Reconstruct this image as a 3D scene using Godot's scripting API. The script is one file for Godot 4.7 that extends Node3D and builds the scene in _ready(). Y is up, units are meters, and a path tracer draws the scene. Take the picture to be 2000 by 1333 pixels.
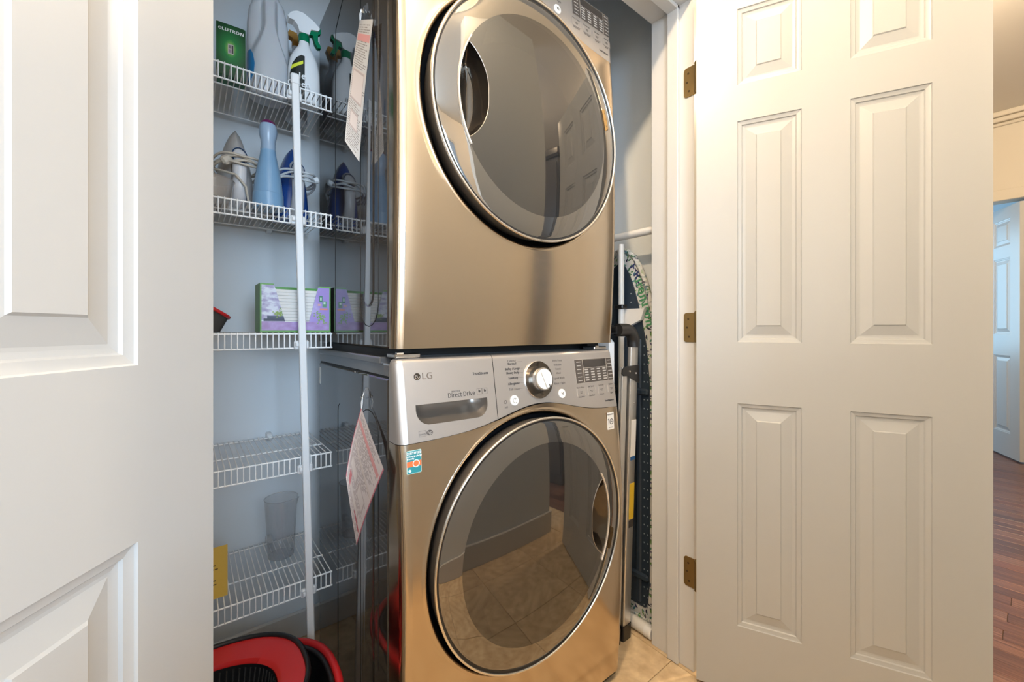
extends Node3D
# Closet coordinates: x along the closet wall, y up, depth into the closet. V() turns depth into Godot's -z.

class Geo:
	var p := PackedVector3Array()
	var t := PackedVector2Array()
	var x := Transform3D()

	func tri(a: Vector3, b: Vector3, c: Vector3, ua := Vector2.ZERO, ub := Vector2.ZERO, uc := Vector2.ZERO) -> void:
		p.append(x * a); p.append(x * b); p.append(x * c)
		t.append(ua); t.append(ub); t.append(uc)

	func quad(a: Vector3, b: Vector3, c: Vector3, d: Vector3, u := []) -> void:
		if u.size() == 4:
			tri(a, b, c, u[0], u[1], u[2]); tri(a, c, d, u[0], u[2], u[3])
		else:
			tri(a, b, c); tri(a, c, d)

	func orient(from: int) -> void:
		var vol := 0.0
		var o := p[from] if from < p.size() else Vector3.ZERO
		for i in range(from, p.size(), 3):
			vol += (p[i] - o).dot((p[i + 2] - o).cross(p[i + 1] - o))
		if vol < 0.0:
			flip(from)

	func flip(from: int) -> void:
		for i in range(from, p.size(), 3):
			var q := p[i + 1]; p[i + 1] = p[i + 2]; p[i + 2] = q
			var w := t[i + 1]; t[i + 1] = t[i + 2]; t[i + 2] = w

	func out(pts: Array, c: Vector3) -> void:
		var n: Vector3 = (pts[2] - pts[0]).cross(pts[1] - pts[0])
		var m := Vector3.ZERO
		for q in pts: m += q
		m /= pts.size()
		if n.dot(m - c) < 0.0: pts.reverse()
		for i in range(1, pts.size() - 1): tri(pts[0], pts[i], pts[i + 1])

	func box(lo: Vector3, hi: Vector3, bev := 0.0) -> Geo:
		var l := Vector3(minf(lo.x, hi.x), minf(lo.y, hi.y), minf(lo.z, hi.z))
		var h := Vector3(maxf(lo.x, hi.x), maxf(lo.y, hi.y), maxf(lo.z, hi.z))
		var c := (l + h) * 0.5
		var e := (h - l) * 0.5
		bev = minf(bev, minf(e.x, minf(e.y, e.z)) * 0.9)
		var at := func(s: Vector3, k: int) -> Vector3:
			var q := Vector3.ZERO
			for i in 3: q[i] = c[i] + s[i] * (e[i] if i == k else e[i] - bev)
			return q
		for k in 3:
			var a := (k + 1) % 3
			var b := (k + 2) % 3
			for s in [-1.0, 1.0]:
				var f := []
				for w in [[-1.0, -1.0], [-1.0, 1.0], [1.0, 1.0], [1.0, -1.0]]:
					var v := Vector3.ZERO
					v[k] = s; v[a] = w[0]; v[b] = w[1]
					f.append(at.call(v, k))
				out(f, c)
		if bev > 0.0:
			for k in 3:
				var a := (k + 1) % 3
				var b := (k + 2) % 3
				for sa in [-1.0, 1.0]:
					for sb in [-1.0, 1.0]:
						var v := Vector3.ZERO
						v[a] = sa; v[b] = sb
						var w := v
						v[k] = -1.0; w[k] = 1.0
						out([at.call(v, a), at.call(w, a), at.call(w, b), at.call(v, b)], c)
			for sx in [-1.0, 1.0]:
				for sy in [-1.0, 1.0]:
					for sz in [-1.0, 1.0]:
						var v := Vector3(sx, sy, sz)
						out([at.call(v, 0), at.call(v, 1), at.call(v, 2)], c)
		return self

	# rings of equal length joined in order
	func loft(rings: Array, closed := true, cap_a := true, cap_b := true, solid := true) -> Geo:
		var from := p.size()
		var n: int = rings[0].size()
		var m := n if closed else n - 1
		for i in rings.size() - 1:
			var a: PackedVector3Array = rings[i]
			var b: PackedVector3Array = rings[i + 1]
			var v0 := float(i) / (rings.size() - 1)
			var v1 := float(i + 1) / (rings.size() - 1)
			for j in m:
				var k := (j + 1) % n
				var u0 := float(j) / m
				var u1 := float(j + 1) / m
				quad(a[j], a[k], b[k], b[j], [Vector2(u0, v0), Vector2(u1, v0), Vector2(u1, v1), Vector2(u0, v1)])
		if cap_a: fan(rings[0], true)
		if cap_b: fan(rings[-1], false)
		if solid: orient(from)
		return self

	func fan(r: PackedVector3Array, back: bool) -> void:
		var c := Vector3.ZERO
		for q in r: c += q
		c /= r.size()
		for j in r.size():
			var k := (j + 1) % r.size()
			if back: tri(c, r[k], r[j])
			else: tri(c, r[j], r[k])

	func tube(pts: Array, r: Variant, n := 8, closed := false, flat := 1.0) -> Geo:
		var rings := []
		var up := Vector3.ZERO
		var c := pts.size()
		for i in c:
			var d: Vector3 = (pts[(i + 1) % c] - pts[(i - 1 + c) % c]) if closed else (pts[mini(i + 1, c - 1)] - pts[maxi(i - 1, 0)])
			d = d.normalized()
			if up == Vector3.ZERO:
				up = Vector3.UP if absf(d.y) < 0.9 else Vector3.RIGHT
			up = (up - d * up.dot(d)).normalized()
			var side := d.cross(up)
			var ring := PackedVector3Array()
			var rr: float = r[i] if r is Array else r
			for j in n:
				var a := TAU * j / n
				ring.append(pts[i] + (up * sin(a) * flat + side * cos(a)) * rr)
			rings.append(ring)
		if closed: rings.append(rings[0])
		return loft(rings, true, not closed, not closed)

	# profile of (radius, height) round the local y axis
	func lathe(prof: Array, n := 32, solid := true, sx := 1.0, sz := 1.0) -> Geo:
		var rings := []
		for q in prof:
			var ring := PackedVector3Array()
			for j in n:
				var a := TAU * j / n
				ring.append(Vector3(cos(a) * q.x * sx, q.y, sin(a) * q.x * sz))
			rings.append(ring)
		return loft(rings, true, solid, solid, solid)

	# flat polygon in local xy, extruded from z0 to z1
	func prism(poly: PackedVector2Array, z0: float, z1: float, uvs := Rect2()) -> Geo:
		var from := p.size()
		var ix := Geometry2D.triangulate_polygon(poly)
		var g := func(q: Vector2) -> Vector2:
			return Vector2.ZERO if uvs.size == Vector2.ZERO else Vector2((q.x - uvs.position.x) / uvs.size.x, 1.0 - (q.y - uvs.position.y) / uvs.size.y)
		for i in range(0, ix.size(), 3):
			var a := poly[ix[i]]
			var b := poly[ix[i + 1]]
			var c := poly[ix[i + 2]]
			if (b - a).cross(c - a) > 0.0:
				var s := b; b = c; c = s
			tri(Vector3(a.x, a.y, z1), Vector3(b.x, b.y, z1), Vector3(c.x, c.y, z1), g.call(a), g.call(b), g.call(c))
			tri(Vector3(a.x, a.y, z0), Vector3(c.x, c.y, z0), Vector3(b.x, b.y, z0), g.call(a), g.call(c), g.call(b))
		for i in poly.size():
			var a := poly[i]
			var b := poly[(i + 1) % poly.size()]
			var q := [Vector3(a.x, a.y, z0), Vector3(b.x, b.y, z0), Vector3(b.x, b.y, z1), Vector3(a.x, a.y, z1)]
			if Geometry2D.is_polygon_clockwise(poly): q.reverse()
			q.reverse()
			quad(q[0], q[1], q[2], q[3])
		orient(from)
		return self

	func mesh(deg := 35.0) -> ArrayMesh:
		var n := PackedVector3Array()
		n.resize(p.size())
		var fn := PackedVector3Array()
		var by := {}
		for i in range(0, p.size(), 3):
			var f := (p[i + 2] - p[i]).cross(p[i + 1] - p[i])
			fn.append(f)
			for k in 3:
				var key := Vector3i((p[i + k] * 20000.0).round())
				if not by.has(key): by[key] = PackedInt32Array()
				by[key].append(i / 3)
		var least := cos(deg_to_rad(deg))
		var un := PackedVector3Array()
		for f in fn: un.append(f.normalized())
		for i in p.size():
			var me := un[i / 3]
			var s := Vector3.ZERO
			for f in by[Vector3i((p[i] * 20000.0).round())]:
				if un[f].dot(me) > least: s += fn[f]
			n[i] = s.normalized() if s.length() > 1e-14 else me
		var arr := []
		arr.resize(Mesh.ARRAY_MAX)
		arr[Mesh.ARRAY_VERTEX] = p
		arr[Mesh.ARRAY_NORMAL] = n
		arr[Mesh.ARRAY_TEX_UV] = t
		var m := ArrayMesh.new()
		m.add_surface_from_arrays(Mesh.PRIMITIVE_TRIANGLES, arr)
		return m


var M := {}
var font := SystemFont.new()
var bold := SystemFont.new()
var rng := RandomNumberGenerator.new()

func V(x: float, y: float, d: float) -> Vector3:
	return Vector3(x, y, -d)

func geo(x := Transform3D()) -> Geo:
	var g := Geo.new()
	g.x = x
	return g

func numbered(called: String, parent: Node) -> String:
	if not parent.has_node(called): return called
	var i := 1
	while parent.has_node("%s_%03d" % [called, i]): i += 1
	return "%s_%03d" % [called, i]

func put(called: String, g: Variant, m: Material, parent: Node = self, deg := 35.0) -> MeshInstance3D:
	var o := MeshInstance3D.new()
	o.name = numbered(called, parent)
	o.mesh = g.mesh(deg) if g is Geo else g
	o.material_override = m
	o.cast_shadow = GeometryInstance3D.SHADOW_CASTING_SETTING_ON
	parent.add_child(o, true)
	return o

func tag(o: Node, label: String, category: String, group := "", kind := "") -> Node:
	o.set_meta("label", label)
	o.set_meta("category", category)
	if group: o.set_meta("group", group)
	if kind: o.set_meta("kind", kind)
	return o

func struct(o: Node, label: String, category: String) -> Node:
	return tag(o, label, category, "", "structure")

func thing(called: String, label: String, category: String, at := Vector3.ZERO, group := "", turn := 0.0) -> Node3D:
	var o := Node3D.new()
	o.name = numbered(called, self)
	add_child(o, true)
	o.position = at
	o.rotation.y = turn
	tag(o, label, category, group)
	return o

func holder(called: String, parent: Node, x := Transform3D()) -> Node3D:
	var o := Node3D.new()
	o.name = numbered(called, parent)
	o.transform = x
	parent.add_child(o, true)
	return o

func mat(called: String, c: Color, rough := 0.5, metal := 0.0) -> StandardMaterial3D:
	var m := StandardMaterial3D.new()
	m.resource_name = called
	m.albedo_color = c.linear_to_srgb()
	m.roughness = rough
	m.metallic = metal
	m.cull_mode = BaseMaterial3D.CULL_DISABLED
	M[called] = m
	return m

func clear(called: String, c: Color, alpha: float, rough := 0.05) -> StandardMaterial3D:
	var m := mat(called, c, rough)
	m.albedo_color.a = alpha
	m.transparency = BaseMaterial3D.TRANSPARENCY_ALPHA
	return m

func tex(im: Image) -> ImageTexture:
	return ImageTexture.create_from_image(im)

func noise_image(w: int, h: int, fx: float, fy: float, sd: int, lo: Color, hi: Color, octaves := 4, mid := 0.5) -> Image:
	var n := FastNoiseLite.new()
	n.seed = sd
	n.noise_type = FastNoiseLite.TYPE_SIMPLEX_SMOOTH
	n.frequency = 1.0
	n.fractal_octaves = octaves
	var im := Image.create(w, h, false, Image.FORMAT_RGB8)
	for y in h:
		for x in w:
			var a := TAU * x / w
			var b := TAU * y / h
			# wraps round in both directions
			var v := n.get_noise_3d(cos(a) * fx, sin(a) * fx + cos(b) * fy, sin(b) * fy) * 0.5 + mid
			im.set_pixel(x, y, lo.lerp(hi, clampf(v, 0.0, 1.0)))
	return im

func text(parent: Node, words: String, high: float, x: Transform3D, m: Material, heavy := false, wide := 1.0, called := "lettering") -> MeshInstance3D:
	var t := TextMesh.new()
	t.text = words
	t.font = bold if heavy else font
	t.font_size = 32
	t.pixel_size = high / 23.0
	t.depth = 0.0006
	t.curve_step = 3.0
	t.horizontal_alignment = HORIZONTAL_ALIGNMENT_CENTER
	t.vertical_alignment = VERTICAL_ALIGNMENT_CENTER
	var o := MeshInstance3D.new()
	o.name = numbered(called, parent)
	o.mesh = t
	o.material_override = m
	o.transform = x.scaled_local(Vector3(wide, 1, 1))
	parent.add_child(o, true)
	return o

func arc(c: Vector2, r: float, a0: float, a1: float, n: int) -> PackedVector2Array:
	var q := PackedVector2Array()
	for i in n + 1:
		var a := deg_to_rad(lerpf(a0, a1, float(i) / n))
		q.append(c + Vector2(cos(a), sin(a)) * r)
	return q

func round_rect(x0: float, y0: float, x1: float, y1: float, r: float, n := 5) -> PackedVector2Array:
	var q := PackedVector2Array()
	q.append_array(arc(Vector2(x1 - r, y1 - r), r, 0, 90, n))
	q.append_array(arc(Vector2(x0 + r, y1 - r), r, 90, 180, n))
	q.append_array(arc(Vector2(x0 + r, y0 + r), r, 180, 270, n))
	q.append_array(arc(Vector2(x1 - r, y0 + r), r, 270, 360, n))
	return q

func ring_xz(c: Vector3, rx: float, rz: float, n := 32, power := 2.0) -> PackedVector3Array:
	var q := PackedVector3Array()
	for i in n:
		var a := TAU * i / n
		var s := Vector2(signf(cos(a)) * pow(absf(cos(a)), 2.0 / power), signf(sin(a)) * pow(absf(sin(a)), 2.0 / power))
		q.append(c + Vector3(s.x * rx, 0, s.y * rz))
	return q

func ring_xy(c: Vector3, r: float, n := 48) -> PackedVector3Array:
	var q := PackedVector3Array()
	for i in n:
		var a := TAU * i / n
		q.append(c + Vector3(cos(a) * r, sin(a) * r, 0))
	return q


func _ready() -> void:
	rng.seed = 7
	font.font_names = PackedStringArray(["Droid Sans"])
	bold.font_names = PackedStringArray(["Droid Sans"])
	bold.font_weight = 700
	camera_and_light()
	materials()
	room()
	doors()
	machine(false)
	machine(true)
	shelves()
	shelf_things()
	mop_bucket()
	tags_and_hooks()
	step_ladder()
	ironing_board()


func camera_and_light() -> void:
	var cam := Camera3D.new()
	cam.name = "camera"
	cam.near = 0.02
	cam.far = 60.0
	# 800 pixels of focal length in a frame of 2000 x 1333, horizon at y = 645
	cam.projection = Camera3D.PROJECTION_FRUSTUM
	cam.size = 1333.0 / 800.0 * cam.near
	cam.frustum_offset = Vector2(0.0, (645.0 - 666.5) / 800.0 * cam.near)
	cam.position = Vector3(0, 1.03, 0)
	cam.rotation_degrees = Vector3(0, -(90.0 - 51.7556), 0)
	add_child(cam)
	cam.current = true
	var env := Environment.new()
	env.tonemap_mode = Environment.TONE_MAPPER_LINEAR
	env.tonemap_exposure = 1.31
	env.background_mode = Environment.BG_COLOR
	env.background_color = Color(0.72, 0.86, 1.0)
	env.background_energy_multiplier = 1.0
	env.sdfgi_enabled = true
	env.ssao_enabled = true
	env.ssil_enabled = true
	var we := WorldEnvironment.new()
	we.name = "surroundings"
	we.environment = env
	add_child(we)
	# unseen cool light behind the camera, lighting closet and doors like a bounced flash
	area("unseen_cool_light", V(-0.35, 1.62, -2.34), Vector2(1.5, 1.2), Vector3.ZERO, Color(0.79, 0.90, 1.0), 8.3)
	# cool light out of view in the far room, placed to light the open door
	area("unseen_far_light", V(5.95, 1.45, 1.55), Vector2(1.2, 1.3), Vector3(0, 180, 0), Color(0.68, 0.88, 1.0), 2.3)


func area(called: String, at: Vector3, size: Vector2, turn: Vector3, c: Color, e: float) -> void:
	var l := AreaLight3D.new()
	l.name = called
	l.area_size = size
	l.light_color = c
	l.light_energy = e
	l.area_normalize_energy = true
	l.area_range = 12.0
	l.area_attenuation = 2.0
	l.shadow_enabled = true
	l.position = at
	l.rotation_degrees = turn
	add_child(l)


func lamp(parent: Node, called: String, at: Vector3, c: Color, e: float, size: float) -> void:
	var l := OmniLight3D.new()
	l.name = called
	l.light_color = c
	l.light_energy = e
	l.light_size = size
	l.omni_range = 12.0
	l.omni_attenuation = 2.0
	l.shadow_enabled = true
	l.position = at
	parent.add_child(l)


func materials() -> void:
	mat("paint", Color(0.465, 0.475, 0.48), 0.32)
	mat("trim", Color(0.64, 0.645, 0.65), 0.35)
	mat("closet_wall", Color(0.77, 0.82, 0.86), 0.7)
	mat("hall_wall", Color(0.56, 0.525, 0.46), 0.8)
	mat("pale_wall", Color(0.70, 0.76, 0.82), 0.8)
	mat("kitchen_wall", Color(0.78, 0.74, 0.68), 0.8)
	mat("ceiling", Color(0.80, 0.78, 0.74), 0.9)
	mat("grout", Color(0.42, 0.33, 0.22), 0.9)
	mat("brass", Color(0.30, 0.21, 0.09), 0.42, 0.85)
	mat("brass_dark", Color(0.10, 0.07, 0.035), 0.5, 0.7)
	mat("cabinet", Color(0.030, 0.026, 0.023), 0.04)
	M.cabinet.metallic_specular = 0.75
	mat("cabinet_top", Color(0.16, 0.16, 0.165), 0.22, 0.5)
	mat("seam", Color(0.004, 0.004, 0.004), 0.6)
	mat("panel_grey", Color(0.50, 0.47, 0.45), 0.34, 0.75)
	mat("chrome", Color(0.85, 0.82, 0.78), 0.08, 1.0)
	mat("satin_chrome", Color(0.72, 0.70, 0.68), 0.2, 1.0)
	mat("gasket", Color(0.010, 0.011, 0.013), 0.28)
	mat("ring_grey", Color(0.32, 0.29, 0.26), 0.3, 0.8)
	mat("bar_satin", Color(0.80, 0.74, 0.66), 0.35, 0.6)
	mat("knob_dark", Color(0.10, 0.085, 0.07), 0.12, 0.8)
	mat("smoked", Color(0.275, 0.262, 0.245), 0.025, 0.92)
	var w := mat("window_glass", Color(0.145, 0.142, 0.14), 0.03, 0.9)
	w.albedo_color.a = 0.45
	w.transparency = BaseMaterial3D.TRANSPARENCY_ALPHA
	mat("bowl", Color(0.035, 0.030, 0.026), 0.12)
	mat("drum", Color(0.20, 0.18, 0.16), 0.35, 0.8)
	mat("pocket", Color(0.10, 0.085, 0.07), 0.08, 0.9)
	mat("print", Color(0.055, 0.048, 0.045), 0.5)
	mat("print_soft", Color(0.16, 0.14, 0.125), 0.5)
	mat("print_white", Color(0.80, 0.80, 0.80), 0.5)
	mat("logo_metal", Color(0.20, 0.16, 0.13), 0.3, 0.7)
	mat("display", Color(0.075, 0.063, 0.055), 0.2)
	mat("display_dark", Color(0.04, 0.034, 0.03), 0.15)
	mat("led", Color(0.40, 0.37, 0.34), 0.4)
	mat("button_pale", Color(0.82, 0.80, 0.76), 0.3)
	mat("outline", Color(0.62, 0.57, 0.52), 0.3, 0.6)
	mat("teal", Color(0.02, 0.23, 0.27), 0.45)
	mat("orange", Color(0.80, 0.16, 0.05), 0.45)
	mat("sticker_edge", Color(0.55, 0.75, 0.72), 0.5)
	mat("sticker_white", Color(0.74, 0.71, 0.66), 0.5)
	mat("wire", Color(0.90, 0.90, 0.89), 0.28)
	mat("white_plastic", Color(0.78, 0.78, 0.78), 0.3)
	mat("jug_white", Color(0.54, 0.56, 0.59), 0.3)
	M.jug_white.subsurf_scatter_enabled = true
	M.jug_white.subsurf_scatter_strength = 0.15
	mat("blue_label", Color(0.03, 0.22, 0.48), 0.4)
	mat("navy_cap", Color(0.01, 0.03, 0.22), 0.35)
	mat("box_side", Color(0.02, 0.14, 0.05), 0.4)
	mat("green_plastic", Color(0.0, 0.16, 0.07), 0.3)
	mat("amber", Color(0.45, 0.22, 0.04), 0.4)
	mat("black_label", Color(0.012, 0.016, 0.014), 0.35)
	mat("yellow", Color(0.70, 0.74, 0.04), 0.45)
	mat("blue_bottle", Color(0.22, 0.39, 0.58), 0.28)
	mat("blue_neck", Color(0.33, 0.45, 0.60), 0.25)
	mat("purple", Color(0.16, 0.015, 0.10), 0.3)
	mat("iron_grey", Color(0.46, 0.44, 0.42), 0.3)
	mat("iron_white", Color(0.74, 0.74, 0.76), 0.25)
	mat("iron_navy", Color(0.018, 0.05, 0.13), 0.2)
	mat("iron_blue", Color(0.015, 0.07, 0.30), 0.25)
	mat("steel_plate", Color(0.5, 0.5, 0.5), 0.25, 1.0)
	mat("cord_beige", Color(0.62, 0.56, 0.47), 0.5)
	mat("cord_white", Color(0.70, 0.73, 0.75), 0.45)
	clear("tub_plastic", Color(0.55, 0.50, 0.45), 0.38, 0.2)
	clear("beaker_plastic", Color(0.36, 0.37, 0.40), 0.19, 0.04)
	clear("bag_plastic", Color(0.75, 0.80, 0.85), 0.22, 0.12)
	mat("felt", Color(0.055, 0.05, 0.045), 0.95)
	mat("red", Color(0.52, 0.018, 0.022), 0.34)
	mat("red_bright", Color(0.60, 0.02, 0.02), 0.3)
	mat("bucket_black", Color(0.012, 0.012, 0.013), 0.4)
	mat("sheet_white", Color(0.78, 0.76, 0.73), 0.8)
	mat("green_edge", Color(0.10, 0.33, 0.06), 0.4)
	mat("leaf", Color(0.30, 0.50, 0.06), 0.5)
	mat("navy_band", Color(0.03, 0.05, 0.11), 0.4)
	mat("aluminium", Color(0.70, 0.68, 0.65), 0.32, 0.9)
	mat("black_plastic", Color(0.015, 0.014, 0.014), 0.35)
	mat("label_yellow", Color(0.72, 0.48, 0.03), 0.5)
	mat("label_blue", Color(0.03, 0.12, 0.30), 0.5)
	mat("board_navy", Color(0.028, 0.042, 0.062), 0.35)
	mat("vent_light", Color(0.22, 0.26, 0.30), 0.4)
	mat("paint_white_metal", Color(0.76, 0.74, 0.71), 0.3)
	mat("green_print", Color(0.07, 0.28, 0.13), 0.6)
	mat("navy_print", Color(0.03, 0.04, 0.14), 0.6)
	mat("dark_wood", Color(0.085, 0.052, 0.032), 0.35)
	mat("counter", Color(0.30, 0.26, 0.21), 0.15)
	mat("slate", Color(0.05, 0.048, 0.048), 0.25)
	var glow := mat("lamp_glow", Color(0.9, 0.85, 0.75), 0.4)
	glow.emission_enabled = true
	glow.emission = Color(1.0, 0.83, 0.58)
	glow.emission_energy_multiplier = 4.0
	clear("pane", Color(0.9, 0.95, 1.0), 0.06, 0.02)
	# brushed stainless steel: fine streaks along x
	var steel := mat("stainless", Color(0.60, 0.495, 0.38), 0.22, 1.0)
	var st := Image.create(512, 512, false, Image.FORMAT_RGB8)
	var r := RandomNumberGenerator.new()
	r.seed = 3
	for y in 512:
		var x := 0
		while x < 512:
			var n := r.randi_range(40, 260)
			var v := r.randf_range(0.84, 1.0)
			st.fill_rect(Rect2i(x, y, n, 1), Color(v, v, v))
			x += n
	steel.roughness = 0.17
	steel.anisotropy_enabled = true
	steel.anisotropy = -0.6
	steel.roughness_texture = tex(st)
	steel.roughness_texture_channel = BaseMaterial3D.TEXTURE_CHANNEL_RED
	steel.uv1_triplanar = true
	steel.uv1_scale = Vector3(5, 5, 5)
	# tile, wood, fabric
	var ti := noise_image(512, 512, 1.6, 1.6, 11, Color(0.72, 0.60, 0.45), Color(0.97, 0.88, 0.73), 6, 0.55)
	for i in 3:
		var m := mat("tile_%d" % i, Color(0.93 + 0.03 * i, 0.93 + 0.03 * i, 0.93 + 0.03 * i), 0.4)
		m.albedo_texture = tex(ti)
		m.uv1_triplanar = true
		m.uv1_world_triplanar = true
		m.uv1_scale = Vector3(1.9, 1.9, 1.9)
		m.uv1_offset = Vector3(0.31 * i, 0, 0.17 * i)
	var wi := noise_image(512, 256, 9.0, 0.5, 5, Color(0.26, 0.15, 0.11), Color(0.66, 0.50, 0.41), 4, 0.45)
	var tones := [Color(1.0, 0.93, 0.88), Color(0.72, 0.62, 0.58), Color(1.25, 1.15, 1.1), Color(0.9, 0.7, 0.58), Color(0.6, 0.52, 0.5)]
	for i in 5:
		var c: Color = tones[i]
		var m := mat("plank_%d" % i, Color(minf(c.r, 1.0), minf(c.g, 1.0), minf(c.b, 1.0)), 0.3)
		m.albedo_texture = tex(wi)
		m.uv1_triplanar = true
		m.uv1_world_triplanar = true
		m.uv1_scale = Vector3(2.5, 2.5, 0.55)
		m.uv1_offset = Vector3(0.37 * i, 0, 0.21 * i)


# ---------------------------------------------------------------- the room

func wall(called: String, boxes: Array, m: Material, label: String, category := "wall") -> Node3D:
	var g := geo()
	for b in boxes: g.box(V(b[0], b[1], b[2]), V(b[3], b[4], b[5]))
	var o := put(called, g, m)
	struct(o, label, category)
	return o

func room() -> void:
	wall("wall_back", [[-0.42, 0, 1.525, 1.42, 2.44, 1.625]], M.closet_wall, "pale blue grey back wall of the closet behind the wire shelves")
	wall("wall_left", [[-0.42, 0, 0.76, -0.30, 2.44, 1.525]], M.closet_wall, "pale grey left side wall inside the closet")
	wall("wall_right", [[1.30, 0, 0.76, 1.42, 2.44, 1.525]], M.closet_wall, "blue grey right side wall of the closet behind the ironing board")
	wall("wall_front", [[-1.40, 0, 0.645, -0.05, 2.74, 0.76], [1.21, 0, 0.645, 5.04, 2.74, 0.76], [-0.05, 2.052, 0.645, 1.21, 2.74, 0.76]], M.hall_wall, "hall wall round the closet doorway")
	wall("wall_hall_end", [[5.04, 0, -2.52, 5.16, 2.74, -0.02], [5.04, 2.05, -0.02, 5.16, 2.74, 0.645]], M.hall_wall, "beige wall at the far end of the hall above the open doorway")
	wall("wall_opposite", [[-1.40, 0, -0.27, 0.50, 0.86, -0.15], [0.50, 0, -0.27, 0.76, 1.00, -0.15], [0.76, 0, -0.27, 1.46, 2.74, -0.15]], M.pale_wall, "unseen pale half wall and pillar opposite the closet, sized to shape the cool light")  # out of view
	wall("wall_side", [[-1.52, 0, -0.27, -1.40, 2.74, 0.76]], M.pale_wall, "hall wall at the left end of the hall")
	wall("wall_kitchen", [[-1.40, 0, -2.52, -1.10, 2.74, -2.40], [0.90, 0, -2.52, 5.16, 2.74, -2.40], [-1.10, 0, -2.52, 0.90, 0.98, -2.40], [-1.10, 2.26, -2.52, 0.90, 2.74, -2.40], [-1.52, 0, -2.52, -1.40, 2.74, -0.27]], M.kitchen_wall, "pale walls of the kitchen opposite the closet")
	wall("wall_beyond", [[5.16, 0, 1.6, 7.1, 2.74, 1.7], [7.0, 0, -2.6, 7.1, 2.74, 1.6], [5.16, 0, -2.7, 7.1, 2.74, -2.6]], M.pale_wall, "pale walls of the room beyond the far doorway")
	wall("ceiling", [[-1.52, 2.74, -2.72, 7.1, 2.84, 1.7]], M.ceiling, "plain ceiling over the hall", "ceiling")
	wall("ceiling_closet", [[-0.42, 2.44, 0.76, 1.42, 2.54, 1.625]], M.ceiling, "ceiling inside the laundry closet", "ceiling")
	# tiled floor
	var fl := put("floor", geo().box(V(-1.5, -0.1, -2.52), V(1.76, -0.004, 1.6)), M.grout)
	struct(fl, "beige stone look tile floor of the closet and hall", "floor")
	var side := 0.335
	for i in 10:
		for j in 13:
			var x0 := -1.5 + i * side
			var z0 := -2.52 + j * side - 0.135
			var x1 := minf(x0 + side, 1.758)
			var z1 := minf(z0 + side, 1.6)
			if x0 > 1.7: continue
			put("tile", geo().box(V(x0 + 0.001, -0.01, maxf(z0, -2.40) + 0.001), V(x1 - 0.001, 0, z1 - 0.001), 0.0012), M["tile_%d" % ((i * 2 + j * 3) % 3)], fl)
	# wooden floor of the hall further on
	var wf := put("floor_hall", geo().box(V(1.76, -0.1, -2.6), V(7.0, -0.004, 1.6)), M.dark_wood)
	struct(wf, "brown striped wood plank floor further along the hall", "floor")
	var x := 1.762
	var k := 0
	while x < 5.9:
		var w := 0.072
		var z := -1.5 - rng.randf() * 0.6
		while z < 0.64:
			var l := rng.randf_range(0.5, 1.3)
			var e := minf(z + l, 0.64)
			put("plank", geo().box(V(x + 0.0008, -0.01, z + 0.0008), V(x + w - 0.0008, rng.randf_range(-0.0004, 0.0004), e - 0.0008), 0.0008), M["plank_%d" % rng.randi_range(0, 4)], wf)
			z += l
		x += w
		k += 1
	# door frame: jambs, stops, casing and header
	var jamb := func(x0: float, x1: float, sx0: float, sx1: float) -> Geo:
		return geo().box(V(x0, 0.0, 0.628), V(x1, 2.05, 0.772), 0.0015).box(V(sx0, 0.0, 0.673), V(sx1, 2.032, 0.709), 0.002)
	struct(put("trim_1", jamb.call(1.19, 1.21, 1.1775, 1.19), M.trim), "white door jamb with stop at the right of the closet", "door frame")
	struct(put("trim_2", jamb.call(-0.05, -0.03, -0.03, -0.0175), M.trim), "white door jamb at the left of the closet", "door frame")
	struct(put("trim_3", geo().box(V(-0.05, 2.032, 0.628), V(1.21, 2.052, 0.772), 0.0015).box(V(-0.03, 2.02, 0.673), V(1.19, 2.032, 0.709), 0.002), M.trim), "white head of the closet door frame", "door frame")
	var cas := geo()
	for c in [[1.197, 1.262], [-0.102, -0.037]]:
		var m: float = c[0] if c[0] > 0 else c[1]
		var s := 1.0 if c[0] > 0 else -1.0
		cas.box(V(c[0], 0, 0.630), V(c[1], 2.10, 0.645), 0.003)
		cas.box(V(m + s * 0.045, 0, 0.623), V(m + s * 0.065, 2.10, 0.645), 0.004)
	cas.box(V(-0.102, 2.038, 0.630), V(1.262, 2.10, 0.645), 0.003)
	struct(put("trim_4", cas, M.trim), "white moulded casing round the closet doorway", "door casing")
	# crown moulding and casing at the far end of the hall
	var crown := geo()
	for b in [[0.0, 0.018, 2.64, 2.665], [0.0, 0.05, 2.665, 2.70], [0.0, 0.075, 2.70, 2.74]]:
		crown.box(V(5.04 - b[1], b[2], -2.40), V(5.04, b[3], 0.645), 0.006)
	struct(put("trim_5", crown, M.hall_wall), "beige crown moulding along the far hall wall", "moulding")
	struct(put("trim_6", geo().box(V(5.02, 2.05, -0.10), V(5.04, 2.135, 0.645), 0.004).box(V(5.02, 0, -0.10), V(5.04, 2.05, -0.02), 0.004), M.hall_wall), "casing round the far doorway", "door casing")
	# baseboards
	var bb := func(called: String, a: Vector3, b: Vector3, label: String) -> void:
		struct(put(called, geo().box(a, b, 0.004), M.trim), label, "baseboard")
	bb.call("baseboard_opposite", V(-1.40, 0, -0.15), V(1.476, 0.14, -0.134), "white baseboard along the wall opposite the closet")
	bb.call("baseboard_back", V(-0.30, 0, 1.511), V(1.30, 0.09, 1.525), "white baseboard along the closet back wall")
	bb.call("baseboard_right", V(1.286, 0, 0.772), V(1.30, 0.09, 1.51), "white baseboard along the closet right wall")
	bb.call("baseboard_left", V(-0.30, 0, 0.772), V(-0.286, 0.09, 1.51), "white baseboard along the closet left wall")
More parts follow.
